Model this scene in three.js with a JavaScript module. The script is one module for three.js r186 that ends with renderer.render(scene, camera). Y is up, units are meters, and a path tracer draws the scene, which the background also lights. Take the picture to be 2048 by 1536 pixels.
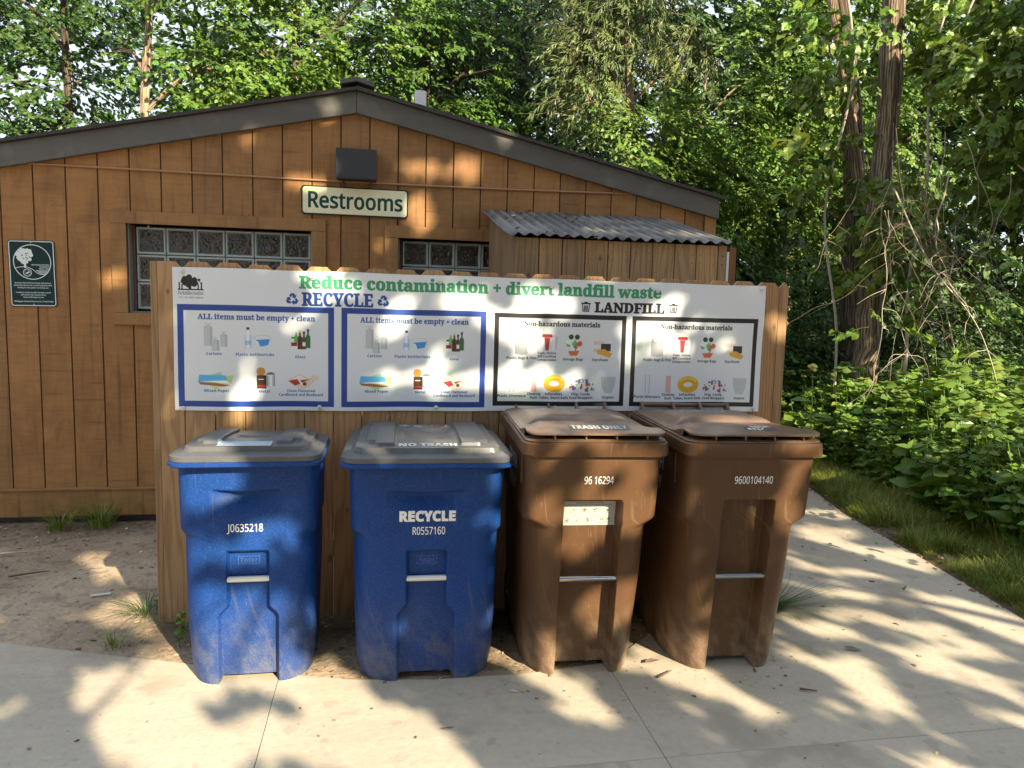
import * as THREE from 'three';
import { mergeGeometries, toCreasedNormals } from 'three/addons/utils/BufferGeometryUtils.js';
import { RoundedBoxGeometry } from 'three/addons/geometries/RoundedBoxGeometry.js';

// ------------------------------------------------------------------ camera, sky, sun, exposure
const scene = new THREE.Scene();
const camera = new THREE.PerspectiveCamera(55.0, 4 / 3, 0.05, 600);
camera.rotation.order = 'YXZ';
camera.rotation.set(-0.1073, -0.1778, 0.0271);
camera.position.set(1.4555, 1.6255, 3.7913);

const renderer = new THREE.WebGLRenderer({ antialias: true });
renderer.toneMapping = THREE.LinearToneMapping;
renderer.toneMappingExposure = 2.78;
renderer.shadowMap.enabled = true;

// a clear morning sky: blue overhead, paler and brighter low down
{
  const W = 128, H = 64, data = new Float32Array(W * H * 4), SKY = 0.46;
  for (let j = 0; j < H; j++) {
    const y = Math.sin(((j + 0.5) / H - 0.5) * Math.PI);
    for (let i = 0; i < W; i++) {
      const k = (j * W + i) * 4, t = Math.pow(Math.max(0, y), 0.55);
      const c = y > 0 ? [0.98 - 0.28 * t, 1.05 - 0.22 * t, 1.13 - 0.05 * t] : [0.16, 0.14, 0.1];
      for (let m = 0; m < 3; m++) data[k + m] = c[m] * (y > 0 ? SKY : 1);
      data[k + 3] = 1;
    }
  }
  const sky = new THREE.DataTexture(data, W, H, THREE.RGBAFormat, THREE.FloatType);
  sky.mapping = THREE.EquirectangularReflectionMapping; sky.magFilter = THREE.LinearFilter; sky.needsUpdate = true;
  scene.background = sky; scene.environment = sky;
}
const SUN = new THREE.Vector3(0.437, 0.485, 0.757).normalize();
const sun = new THREE.DirectionalLight(new THREE.Color(1, 0.865, 0.65), 5);
sun.position.copy(SUN).multiplyScalar(40); sun.target.position.set(2, 1, 0);
sun.castShadow = true; sun.shadow.mapSize.set(4096, 4096);
Object.assign(sun.shadow.camera, { left: -18, right: 18, top: 18, bottom: -18, near: 1, far: 90 });
scene.add(sun, sun.target);
sun.name = 'sun'; sun.target.name = 'sun_target';

// ------------------------------------------------------------------ helpers
function rng(seed) { let a = seed >>> 0; return () => { a = (a + 0x6d2b79f5) | 0; let t = Math.imul(a ^ (a >>> 15), 1 | a); t = (t + Math.imul(t ^ (t >>> 7), 61 | t)) ^ t; return ((t ^ (t >>> 14)) >>> 0) / 4294967296; }; }
const clamp = (x, a = 0, b = 1) => Math.min(b, Math.max(a, x));
const lerp = (a, b, t) => a + (b - a) * t;
const sm = (a, b, x) => { const t = clamp((x - a) / (b - a)); return t * t * (3 - 2 * t); };
function hash(x, y, s) { let h = Math.imul(x, 374761393) ^ Math.imul(y, 668265263) ^ Math.imul(s, 2147483647 ^ 0x5bd1e995); h = Math.imul(h ^ (h >>> 13), 1274126177); return ((h ^ (h >>> 16)) >>> 0) / 4294967296; }
const mod = (a, n) => ((a % n) + n) % n;
function vn(x, y, px, py, s) {
  const ix = Math.floor(x), iy = Math.floor(y), fx = x - ix, fy = y - iy, u = fx * fx * (3 - 2 * fx), v = fy * fy * (3 - 2 * fy);
  const x0 = px ? mod(ix, px) : ix, x1 = px ? mod(ix + 1, px) : ix + 1, y0 = py ? mod(iy, py) : iy, y1 = py ? mod(iy + 1, py) : iy + 1;
  return lerp(lerp(hash(x0, y0, s), hash(x1, y0, s), u), lerp(hash(x0, y1, s), hash(x1, y1, s), u), v);
}
// periodic fractal noise over the unit square, about 0..1
function fbm(u, v, fx, fy, oct, s) { let a = 0.5, r = 0, n = 0; for (let i = 0; i < oct; i++) { r += a * vn(u * fx, v * fy, fx, fy, s + i * 17); n += a; a *= 0.5; fx *= 2; fy *= 2; } return r / n; }
// free fractal noise in metres
function fn(x, y, oct, s) { let a = 0.5, r = 0, n = 0; for (let i = 0; i < oct; i++) { r += a * vn(x, y, 0, 0, s + i * 31); n += a; a *= 0.5; x *= 2.03; y *= 2.03; } return r / n; }
const enc = (c) => Math.round(255 * Math.pow(clamp(c), 1 / 2.2));
const mix3 = (a, b, t) => [lerp(a[0], b[0], t), lerp(a[1], b[1], t), lerp(a[2], b[2], t)];
const mul3 = (a, k) => [a[0] * k, a[1] * k, a[2] * k];
// a colour map (f gives linear rgb) and, where asked, a height map (f's fourth value)
function makeTex(w, h, f, bump = true) {
  const d = new Uint8Array(w * h * 4), b = bump ? new Uint8Array(w * h * 4) : null;
  for (let j = 0; j < h; j++) for (let i = 0; i < w; i++) {
    const r = f((i + 0.5) / w, (j + 0.5) / h), k = (j * w + i) * 4;
    d[k] = enc(r[0]); d[k + 1] = enc(r[1]); d[k + 2] = enc(r[2]); d[k + 3] = 255;
    if (b) { b[k] = b[k + 1] = b[k + 2] = Math.round(255 * clamp(r[3])); b[k + 3] = 255; }
  }
  const mk = (arr, srgb) => { const t = new THREE.DataTexture(arr, w, h); t.wrapS = t.wrapT = THREE.RepeatWrapping; t.magFilter = THREE.LinearFilter; t.minFilter = THREE.LinearMipmapLinearFilter; t.generateMipmaps = true; if (srgb) t.colorSpace = THREE.SRGBColorSpace; t.needsUpdate = true; return t; };
  return { map: mk(d, true), bump: b ? mk(b, false) : null };
}
function rep(t, x, y) { const c = t.clone(); c.repeat.set(x, y); c.needsUpdate = true; return c; }
const std = (o) => new THREE.MeshStandardMaterial(o);
const col = (r, g, b) => new THREE.Color().setRGB(r, g, b);

const used = {};
function numbered(n) { const k = used[n] ?? 0; used[n] = k + 1; return k ? n + '_' + String(k).padStart(3, '0') : n; }
function tag(o, label, category, group, kind) { if (label) o.userData.label = label; if (category) o.userData.category = category; if (group) o.userData.group = group; if (kind) o.userData.kind = kind; return o; }
function mesh(name, geo, mat, parent) {
  const m = new THREE.Mesh(geo, mat); m.castShadow = m.receiveShadow = true;
  m.name = parent ? name : numbered(name); (parent ?? scene).add(m); return m;
}
function thing(name, [x, y, z], label, category, group) {
  const g = new THREE.Group(); g.name = numbered(name); g.position.set(x, y, z); scene.add(g); return tag(g, label, category, group);
}
function box(x0, x1, y0, y1, z0, z1) {
  const g = new THREE.BoxGeometry(x1 - x0, y1 - y0, z1 - z0); g.translate((x0 + x1) / 2, (y0 + y1) / 2, (z0 + z1) / 2);
  return uvMetres(g);
}
// uv in metres from the position, by the face's main direction (u along the horizontal, v up)
function uvMetres(g, du = 0, dv = 0, flip = false) {
  const p = g.attributes.position, n = g.attributes.normal, uv = new Float32Array(p.count * 2);
  for (let i = 0; i < p.count; i++) {
    const ax = Math.abs(n.getX(i)), ay = Math.abs(n.getY(i)), az = Math.abs(n.getZ(i));
    let u, v;
    if (ay > ax && ay > az) { u = p.getX(i); v = p.getZ(i); } else if (ax > az) { u = p.getZ(i); v = p.getY(i); } else { u = p.getX(i); v = p.getY(i); }
    uv[i * 2] = (flip ? v : u) + du; uv[i * 2 + 1] = (flip ? u : v) + dv;
  }
  g.setAttribute('uv', new THREE.BufferAttribute(uv, 2)); return g;
}
function rbox(x0, x1, y0, y1, z0, z1, r = 0.004) {
  const g = new RoundedBoxGeometry(x1 - x0, y1 - y0, z1 - z0, 2, r); g.translate((x0 + x1) / 2, (y0 + y1) / 2, (z0 + z1) / 2); return uvMetres(g);
}
function merge(list) { const l = list.map((g) => (g.index ? g.toNonIndexed() : g)); for (const g of l) { for (const k of Object.keys(g.attributes)) if (!['position', 'normal', 'uv', 'color'].includes(k)) g.deleteAttribute(k); } return l.length === 1 ? l[0] : mergeGeometries(l); }
// a tube through points [x, y, z, r] whose radius varies; uv in metres
function tube(pts, seg = 8, per = 3, lump = 0, seed = 1) {
  const c = new THREE.CatmullRomCurve3(pts.map((p) => new THREE.Vector3(p[0], p[1], p[2]))), n = Math.max(2, (pts.length - 1) * per), L = c.getLength();
  const fr = c.computeFrenetFrames(n, false), P = [], U = [], I = [];
  for (let i = 0; i <= n; i++) {
    const t = i / n, q = c.getPoint(t), k = t * (pts.length - 1), a = Math.min(pts.length - 2, Math.floor(k)), r0 = lerp(pts[a][3], pts[a + 1][3], k - a);
    for (let j = 0; j <= seg; j++) {
      const th = (j / seg) * Math.PI * 2, r = r0 * (1 + (lump ? lump * (vn(mod(j, seg) * 0.9, t * L * 4, 0, 0, seed) - 0.5) * 2 : 0)), N = fr.normals[i], B = fr.binormals[i];
      P.push(q.x + r * (Math.cos(th) * N.x + Math.sin(th) * B.x), q.y + r * (Math.cos(th) * N.y + Math.sin(th) * B.y), q.z + r * (Math.cos(th) * N.z + Math.sin(th) * B.z));
      U.push((j / seg) * Math.max(1, Math.round(r0 * 6.28 / 0.25)) * 0.25, t * L);
    }
  }
  for (let i = 0; i < n; i++) for (let j = 0; j < seg; j++) { const a = i * (seg + 1) + j, b = a + seg + 1; I.push(a, a + 1, b, b, a + 1, b + 1); }
  const g = new THREE.BufferGeometry(); g.setAttribute('position', new THREE.Float32BufferAttribute(P, 3)); g.setAttribute('uv', new THREE.Float32BufferAttribute(U, 2)); g.setIndex(I); g.computeVertexNormals(); return g;
}
function canvas(w, h, draw) {
  const c = document.createElement('canvas'); c.width = w; c.height = h; draw(c.getContext('2d'), w, h);
  const t = new THREE.CanvasTexture(c); t.colorSpace = THREE.SRGBColorSpace; return t;
}

// ------------------------------------------------------------------ materials
// cedar fence boards: 0.56 m across, 2 m high, long grain with a few knots
const woodTex = (() => {
  const R = rng(5), knots = []; for (let i = 0; i < 8; i++) knots.push([R(), R(), 0.008 + R() * 0.014]);
  return makeTex(512, 1024, (u, v) => {
    let du = 0, ring = 0;
    for (const k of knots) {
      let dx = u - k[0], dy = v - k[1]; dx -= Math.round(dx); dy -= Math.round(dy);
      const X = dx * 0.56, Y = dy * 2, d = Math.hypot(X, Y * 0.6); du += (X > 0 ? 1 : -1) * Math.exp(-(d * d) / (k[2] * k[2] * 6)) * k[2] * 0.8; ring = Math.max(ring, Math.exp(-(d * d) / (k[2] * k[2] * 0.45)));
    }
    const uu = u - du / 0.56, w = fbm(uu, v, 6, 2, 3, 11), rings = 0.5 + 0.5 * Math.sin((uu * 16 + w * 5) * 6.283), fine = fbm(uu, v, 150, 5, 3, 23), blot = fbm(u, v, 5, 6, 3, 41);
    let c = mix3([0.44, 0.268, 0.125], [0.28, 0.153, 0.066], sm(0.45, 1, rings) * 0.55 + fine * 0.4);
    c = mul3(c, 0.72 + 0.5 * blot); c = mix3(c, [0.1, 0.05, 0.024], ring * 0.85);
    return [...c, 0.4 + 0.4 * fine - 0.25 * sm(0.5, 1, rings) - ring * 0.3];
  });
})();
const woodMap = rep(woodTex.map, 1 / 0.56, 0.5), woodBump = rep(woodTex.bump, 1 / 0.56, 0.5);
const woodMats = [[1, 1, 1], [0.88, 0.9, 0.93], [1.06, 0.98, 0.9], [0.82, 0.8, 0.8], [0.96, 1.02, 1.04]].map((c) => std({ map: woodMap, bumpMap: woodBump, bumpScale: 0.0016, roughness: 0.82, color: col(...c) }));
const shedMats = [[1.02, 1.06, 1.08], [0.9, 0.94, 0.97], [1.12, 1.12, 1.1], [0.82, 0.88, 0.92]].map((c) => std({ map: woodMap, bumpMap: woodBump, bumpScale: 0.002, roughness: 0.9, color: col(...c) }));

// painted rough-sawn siding: brown-orange stain with cross saw lines and faint dark grain; 0.81 m x 2.4 m
const sidingTex = makeTex(512, 1024, (u, v) => {
  const w = fbm(u, v, 4, 2, 3, 3), cath = 0.5 + 0.5 * Math.sin((u * 9 + w * 7 + 0.8 * Math.sin(v * 6.283)) * 6.283), saw = fbm(u, v, 10, 180, 2, 9), saw2 = vn(u * 2, v * 60, 2, 60, 77), grain = fbm(u, v, 110, 5, 2, 15), blot = fbm(u, v, 6, 9, 4, 61);
  let c = mix3([0.32, 0.156, 0.047], [0.238, 0.109, 0.033], sm(0.3, 0.75, blot) * 0.8 + 0.25 * sm(0.7, 1, cath));
  c = mul3(c, 0.86 + 0.28 * grain * saw + 0.1 * saw); c = mix3(c, mul3(c, 0.55), sm(0.86, 0.97, saw2) * 0.55);
  const nx = Math.abs(((u * 0.81) / 0.1016) % 1 - 0.5) * 0.1016, ny = Math.abs(((v * 2.4) / 0.3) % 1 - 0.5) * 0.3, nail = sm(0.005, 0.002, Math.hypot(nx - 0.03, ny)) * (hash(Math.floor((u * 0.81) / 0.1016), Math.floor(v * 8), 6) > 0.55 ? 1 : 0); c = mix3(c, [0.05, 0.025, 0.012], nail * 0.8);
  const streak = sm(0.62, 0.85, fbm(u, v, 26, 2, 3, 88)) * sm(0.4, 0.7, fbm(u, v, 3, 3, 3, 93)); c = mul3(c, 1 - 0.3 * streak);
  return [...c, 0.35 + 0.35 * saw + 0.3 * grain - 0.3 * sm(0.86, 0.97, saw2)];
});
const sidingMap = rep(sidingTex.map, 1 / 0.81, 1 / 2.4), sidingBump = rep(sidingTex.bump, 1 / 0.81, 1 / 2.4);
const sidingMats = [[1, 1, 1], [0.9, 0.91, 0.93], [1.08, 1.05, 1.0]].map((c) => std({ map: sidingMap, bumpMap: sidingBump, bumpScale: 0.0022, roughness: 0.78, color: col(...c) }));
const trimMat = std({ map: sidingMap, bumpMap: sidingBump, bumpScale: 0.0008, roughness: 0.62, color: col(1.02, 1.03, 0.92) });
const backMat = std({ color: col(0.15, 0.07, 0.024), roughness: 0.9 });
const fasciaTex = makeTex(256, 256, (u, v) => { const n = fbm(u, v, 4, 20, 4, 5), s = sm(0.62, 0.8, fbm(u, v, 9, 9, 3, 8)); return [...mix3(mul3([0.092, 0.084, 0.07], 0.85 + 0.3 * n), [0.19, 0.17, 0.14], s * 0.3), n]; });
const fasciaMat = std({ map: fasciaTex.map, bumpMap: fasciaTex.bump, bumpScale: 0.0006, roughness: 0.5 });
const shingleTex = makeTex(256, 256, (u, v) => { const n = fbm(u, v, 90, 90, 2, 5); return [...mul3([0.05, 0.044, 0.038], 0.5 + n), n]; });
const shingleMat = std({ map: rep(shingleTex.map, 2, 2), bumpMap: rep(shingleTex.bump, 2, 2), bumpScale: 0.003, roughness: 0.95 });

// pale sandy concrete, 3 m square
const concTex = makeTex(1024, 1024, (u, v) => {
  const a = fbm(u, v, 5, 5, 5, 7), b = fbm(u, v, 150, 150, 2, 19), st = sm(0.6, 0.78, fbm(u, v, 9, 9, 4, 33)), grit = sm(0.78, 0.9, vn(u * 300, v * 300, 300, 300, 4)), br = sm(0.35, 0.7, fbm(u, v, 3, 60, 3, 55));
  let c = mul3([0.445, 0.378, 0.28], 0.78 + 0.32 * a + 0.14 * b + 0.05 * br); c = mix3(c, [0.27, 0.22, 0.155], st * 0.55); c = mix3(c, [0.2, 0.17, 0.13], grit * 0.1 + 0.28 * sm(0.72, 0.8, fbm(u, v, 34, 34, 3, 91))); c = mul3(c, 1 - 0.1 * sm(0.5, 0.62, fbm(u, v, 2, 2, 3, 67)));
  return [...c, 0.4 + 0.35 * b + 0.2 * a - grit * 0.25];
});
const concMat = std({ map: rep(concTex.map, 1 / 3, 1 / 3), bumpMap: rep(concTex.bump, 1 / 3, 1 / 3), bumpScale: 0.0022, roughness: 0.92 });
const dirtTex = makeTex(1024, 1024, (u, v) => {
  const a = fbm(u, v, 6, 6, 5, 70), b = fbm(u, v, 120, 120, 3, 71), c1 = sm(0.55, 0.75, fbm(u, v, 40, 40, 3, 72)), p = sm(0.8, 0.92, vn(u * 170, v * 170, 170, 170, 73));
  let c = mul3([0.9, 0.86, 0.8], 0.6 + 0.35 * a + 0.35 * b); c = mix3(c, [0.36, 0.33, 0.3], c1 * 0.45); c = mix3(c, [0.98, 0.95, 0.9], p * 0.3);
  return [...c, 0.3 + 0.45 * b + 0.2 * c1];
});
const dirtMat = std({ map: rep(dirtTex.map, 1 / 2.2, 1 / 2.2), bumpMap: rep(dirtTex.bump, 1 / 2.2, 1 / 2.2), bumpScale: 0.012, roughness: 1, vertexColors: true });

const barkTex = makeTex(256, 512, (u, v) => {
  const r = 1 - Math.abs(2 * fbm(u + 0.015 * Math.sin(v * 12.566), v, 9, 1, 3, 31) - 1), f = fbm(u, v, 40, 16, 3, 32), g = sm(0.72, 0.97, r);
  return [...mix3(mul3([0.33, 0.235, 0.15], 0.55 + 0.8 * f), [0.07, 0.048, 0.03], g), 0.75 - 0.6 * g + 0.2 * f];
});
const barkMap = rep(barkTex.map, 4, 1.6), barkBump = rep(barkTex.bump, 4, 1.6);
const bark = std({ map: barkMap, bumpMap: barkBump, bumpScale: 0.014, roughness: 0.95 });
const barkPale = std({ map: barkMap, bumpMap: barkBump, bumpScale: 0.006, roughness: 0.9, color: col(1.7, 1.7, 1.65) });
const barkDark = std({ map: barkMap, bumpMap: barkBump, bumpScale: 0.008, roughness: 0.95, color: col(0.5, 0.5, 0.5) });
const barkWarm = std({ map: barkMap, bumpMap: barkBump, bumpScale: 0.01, roughness: 0.92, color: col(1.3, 1.25, 1.15) });
const vineDark = std({ color: col(0.13, 0.095, 0.06), roughness: 0.9 });
const vineMat = std({ color: col(0.42, 0.36, 0.27), roughness: 0.85 });

// moulded cart plastic; u repeats every 0.5 m, v spans the 1.1 m height: paler dust and scuffs gather towards the foot
function plasticTex(base, speck, dust, amount, seed) {
  return makeTex(512, 1024, (u, v) => {
    const y = v * 1.1, n = vn(u * 256, v * 512, 256, 512, seed), n2 = fbm(u, v, 60, 120, 2, seed + 3), blot = fbm(u, v, 4, 6, 4, seed + 5), scuff = sm(0.76, 0.86, fbm(u, v, 110, 26, 2, seed + 9)) * sm(0.5, 0.66, fbm(u, v, 5, 7, 2, seed + 12));
    let c = mul3(base, 0.84 + 0.32 * blot); c = mix3(c, speck, amount * sm(0.55, 0.95, n) * (0.5 + n2));
    const drip = sm(0.7, 0.9, fbm(u, v, 40, 3, 2, seed + 31)) * sm(0.45, 0.65, fbm(u, v, 6, 3, 3, seed + 33)); c = mix3(c, mul3(dust, 0.75), drip * 0.3);
  const d = clamp((1 - sm(0.0, 0.42, y)) * 0.62 + (1 - sm(0, 0.12, y)) * 0.25) * (0.35 + 0.9 * sm(0.3, 0.75, fbm(u, v, 12, 18, 4, seed + 20))) * (0.4 + n);
    c = mix3(c, dust, clamp(d) * 0.8); c = mix3(c, dust, scuff * 0.2);
    return [...c, 0.4 + 0.3 * n2 + 0.3 * n];
  });
}
const blueT = plasticTex([0.003, 0.036, 0.18], [0.03, 0.13, 0.42], [0.15, 0.155, 0.17], 0.45, 100);
const brownT = plasticTex([0.098, 0.046, 0.018], [0.14, 0.072, 0.032], [0.32, 0.23, 0.15], 0.18, 200);
const blueMat = new THREE.MeshPhysicalMaterial({ map: blueT.map, bumpMap: blueT.bump, bumpScale: 0.0007, roughness: 0.5, specularIntensity: 0.45 });
const brownMat = new THREE.MeshPhysicalMaterial({ map: brownT.map, bumpMap: brownT.bump, bumpScale: 0.0003, roughness: 0.42, specularIntensity: 0.55 });
const lidT = makeTex(256, 256, (u, v) => { const n = fbm(u, v, 60, 60, 3, 5), b = fbm(u, v, 4, 4, 4, 9); return [...mul3([0.088, 0.087, 0.086], 0.65 + 0.5 * b + 0.2 * n), n]; });
const greyLid = new THREE.MeshPhysicalMaterial({ map: rep(lidT.map, 2, 2), bumpMap: rep(lidT.bump, 2, 2), bumpScale: 0.0003, roughness: 0.42 });
const brownLidT = makeTex(256, 256, (u, v) => { const n = fbm(u, v, 60, 60, 3, 5), b = fbm(u, v, 3, 3, 4, 19); return [...mix3(mul3([0.13, 0.065, 0.031], 0.8 + 0.3 * n), [0.22, 0.16, 0.115], sm(0.4, 0.75, b) * 0.55), n]; });
const brownLid = new THREE.MeshPhysicalMaterial({ map: rep(brownLidT.map, 2, 2), bumpMap: rep(brownLidT.bump, 2, 2), bumpScale: 0.0003, roughness: 0.38 });
const steel = std({ color: col(0.62, 0.6, 0.55), metalness: 0.85, roughness: 0.32 });
const dullSteel = std({ color: col(0.72, 0.7, 0.63), metalness: 0.3, roughness: 0.4 });
const chrome = std({ color: col(0.5, 0.5, 0.5), metalness: 1, roughness: 0.16 });
const rubber = std({ color: col(0.018, 0.018, 0.018), roughness: 0.8 });
const white = std({ color: col(0.72, 0.7, 0.66), roughness: 0.6 });

// leaves: vertex colours carry the leaf-to-leaf difference
const leafMat = (r, g, b, t = 0.34, rough = 0.42) => new THREE.MeshPhysicalMaterial({ vertexColors: true, color: col(r, g, b), roughness: rough, transmission: t, thickness: 0, side: THREE.DoubleSide, specularIntensity: 0.6 });
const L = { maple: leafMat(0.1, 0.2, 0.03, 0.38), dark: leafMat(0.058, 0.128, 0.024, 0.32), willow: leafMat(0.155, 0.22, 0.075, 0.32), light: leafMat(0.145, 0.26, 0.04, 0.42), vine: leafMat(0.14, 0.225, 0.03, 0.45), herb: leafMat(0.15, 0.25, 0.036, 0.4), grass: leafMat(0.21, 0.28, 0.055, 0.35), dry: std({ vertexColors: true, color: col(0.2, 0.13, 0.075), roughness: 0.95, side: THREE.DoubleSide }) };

// ------------------------------------------------------------------ ground and pavement
// outline of the concrete (x, z): a slanting edge under the carts, and the path that leaves past the end of the fence
const PAVE = [[-9, -3.0], [-0.27, 0.164], [0.612, 0.47], [1.02, 0.61], [1.337, 0.702], [1.7, 0.748], [2.1, 0.745], [2.5, 0.69], [2.8, 0.42], [3.3, 0.12], [3.74, 0.02], [3.86, -1.2], [4.2, -3], [4.5, -5.5], [4.4, -9], [6.2, -9], [6.0, -5.5], [5.72, -3.6], [5.43, -2.46], [5.18, -1.48], [5.05, -0.43], [4.9, 0.5], [4.84, 1.5], [4.9, 3], [5.4, 9], [-9, 9]];
function inside(x, z, poly) { let r = false; for (let i = 0, j = poly.length - 1; i < poly.length; j = i++) { const [a, b] = poly[i], [c, d] = poly[j]; if (b > z !== d > z && x < ((c - a) * (z - b)) / (d - b) + a) r = !r; } return r; }
function edgeDist(x, z, poly) { let m = 1e9; for (let i = 0, j = poly.length - 1; i < poly.length; j = i++) { const [a, b] = poly[i], [c, d] = poly[j], t = clamp(((x - a) * (c - a) + (z - b) * (d - b)) / ((c - a) ** 2 + (d - b) ** 2)); m = Math.min(m, Math.hypot(x - a - t * (c - a), z - b - t * (d - b))); } return m; }
function groundY(x, z) {
  const d = edgeDist(x, z, PAVE); if (inside(x, z, PAVE)) return -0.035 * sm(0, 0.08, d) - 0.006;
  let y = -0.006 + (fn(x * 2.2, z * 2.2, 4, 5) - 0.5) * 0.05 * sm(0, 0.5, d) + (fn(x * 14, z * 14, 3, 8) - 0.5) * 0.016 * sm(0, 0.06, d);
  if (x > 5) y += sm(0, 3, d) * 0.12;
  return y;
}
{
  const axis = (a, b, fine, lo, hi) => { const r = []; let x = a, s; while (x < b) { r.push(x); s = x >= lo && x <= hi ? fine : Math.max(fine, Math.min(8, 0.35 * Math.max(lo - x, x - hi))); if (x < lo && x + s > lo) s = lo - x; x += s; } r.push(b); return r; };
  const X = axis(-90, 110, 0.045, -2.2, 6.6), Z = axis(-120, 70, 0.045, -2.6, 2.2), P = [], C = [], U = [], I = [];
  for (const z of Z) for (const x of X) {
    P.push(x, groundY(x, z), z); U.push(x, z);
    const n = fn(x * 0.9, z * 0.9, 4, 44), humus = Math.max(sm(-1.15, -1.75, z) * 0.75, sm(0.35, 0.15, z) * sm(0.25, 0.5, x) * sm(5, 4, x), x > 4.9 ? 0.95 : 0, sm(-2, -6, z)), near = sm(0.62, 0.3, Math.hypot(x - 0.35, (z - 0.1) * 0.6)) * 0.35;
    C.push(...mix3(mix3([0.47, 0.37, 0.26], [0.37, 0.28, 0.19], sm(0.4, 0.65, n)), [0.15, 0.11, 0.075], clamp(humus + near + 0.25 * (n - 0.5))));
  }
  for (let j = 0; j < Z.length - 1; j++) for (let i = 0; i < X.length - 1; i++) { const a = j * X.length + i, b = a + X.length; I.push(a, b, a + 1, b, b + 1, a + 1); }
  const g = new THREE.BufferGeometry(); g.setAttribute('position', new THREE.Float32BufferAttribute(P, 3)); g.setAttribute('color', new THREE.Float32BufferAttribute(C, 3)); g.setAttribute('uv', new THREE.Float32BufferAttribute(U, 2)); g.setIndex(I); g.computeVertexNormals();
  tag(mesh('ground', g, dirtMat), 'bare sandy soil with bark chips beside the concrete', 'ground', null, 'structure');
}
{
  const pave = new THREE.Group(); pave.name = 'pavement'; scene.add(pave); tag(pave, 'pale concrete pavement with tooled joints, dappled with sunlight', 'pavement', null, 'structure');
  // each slab: the outline cut to one cell of the joint grid
  const clip = (poly, ax, v, keepLess) => { const out = []; for (let i = 0; i < poly.length; i++) { const a = poly[i], b = poly[(i + 1) % poly.length], ia = keepLess ? a[ax] <= v : a[ax] >= v, ib = keepLess ? b[ax] <= v : b[ax] >= v; if (ia) out.push(a); if (ia !== ib) { const t = (v - a[ax]) / (b[ax] - a[ax]); out.push([lerp(a[0], b[0], t), lerp(a[1], b[1], t)]); } } return out; };
  const xs = [-9, -3.3, -1.87, -0.42, 1.034, 2.487, 7], zs = [-9, 1.412, 2.86, 4.3, 9], gap = 0.0012;
  for (let i = 0; i < xs.length - 1; i++) for (let j = 0; j < zs.length - 1; j++) {
    let p = PAVE; p = clip(p, 0, xs[i] + gap, false); p = clip(p, 0, xs[i + 1] - gap, true); p = clip(p, 1, zs[j] + gap, false); p = clip(p, 1, zs[j + 1] - gap, true);
    // the path joins along an oblique joint
    const cut = (poly, s) => { const f = (q) => s * (q[0] - 3.4 - 0.662 * q[1]) - gap, out = []; for (let m = 0; m < poly.length; m++) { const a = poly[m], b = poly[(m + 1) % poly.length], fa = f(a), fb = f(b); if (fa >= 0) out.push(a); if (fa >= 0 !== fb >= 0) { const t = fa / (fa - fb); out.push([lerp(a[0], b[0], t), lerp(a[1], b[1], t)]); } } return out; };
    for (const q of xs[i] > 2 ? [cut(p, 1), cut(p, -1)] : [p]) {
    p = q; if (p.length < 3) continue;
    const sh = new THREE.Shape(p.map(([x, z]) => new THREE.Vector2(x, -z)));
    const g = new THREE.ExtrudeGeometry(sh, { depth: 0.05, bevelEnabled: true, bevelThickness: 0.002, bevelSize: 0.0015, bevelOffset: -0.0015, bevelSegments: 1 });
    g.rotateX(-Math.PI / 2); g.translate(0, -0.05 + 0.001, 0); uvMetres(g, i * 0.37, j * 0.61);
    mesh('slab', g, concMat, pave); }
  }
}

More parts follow.
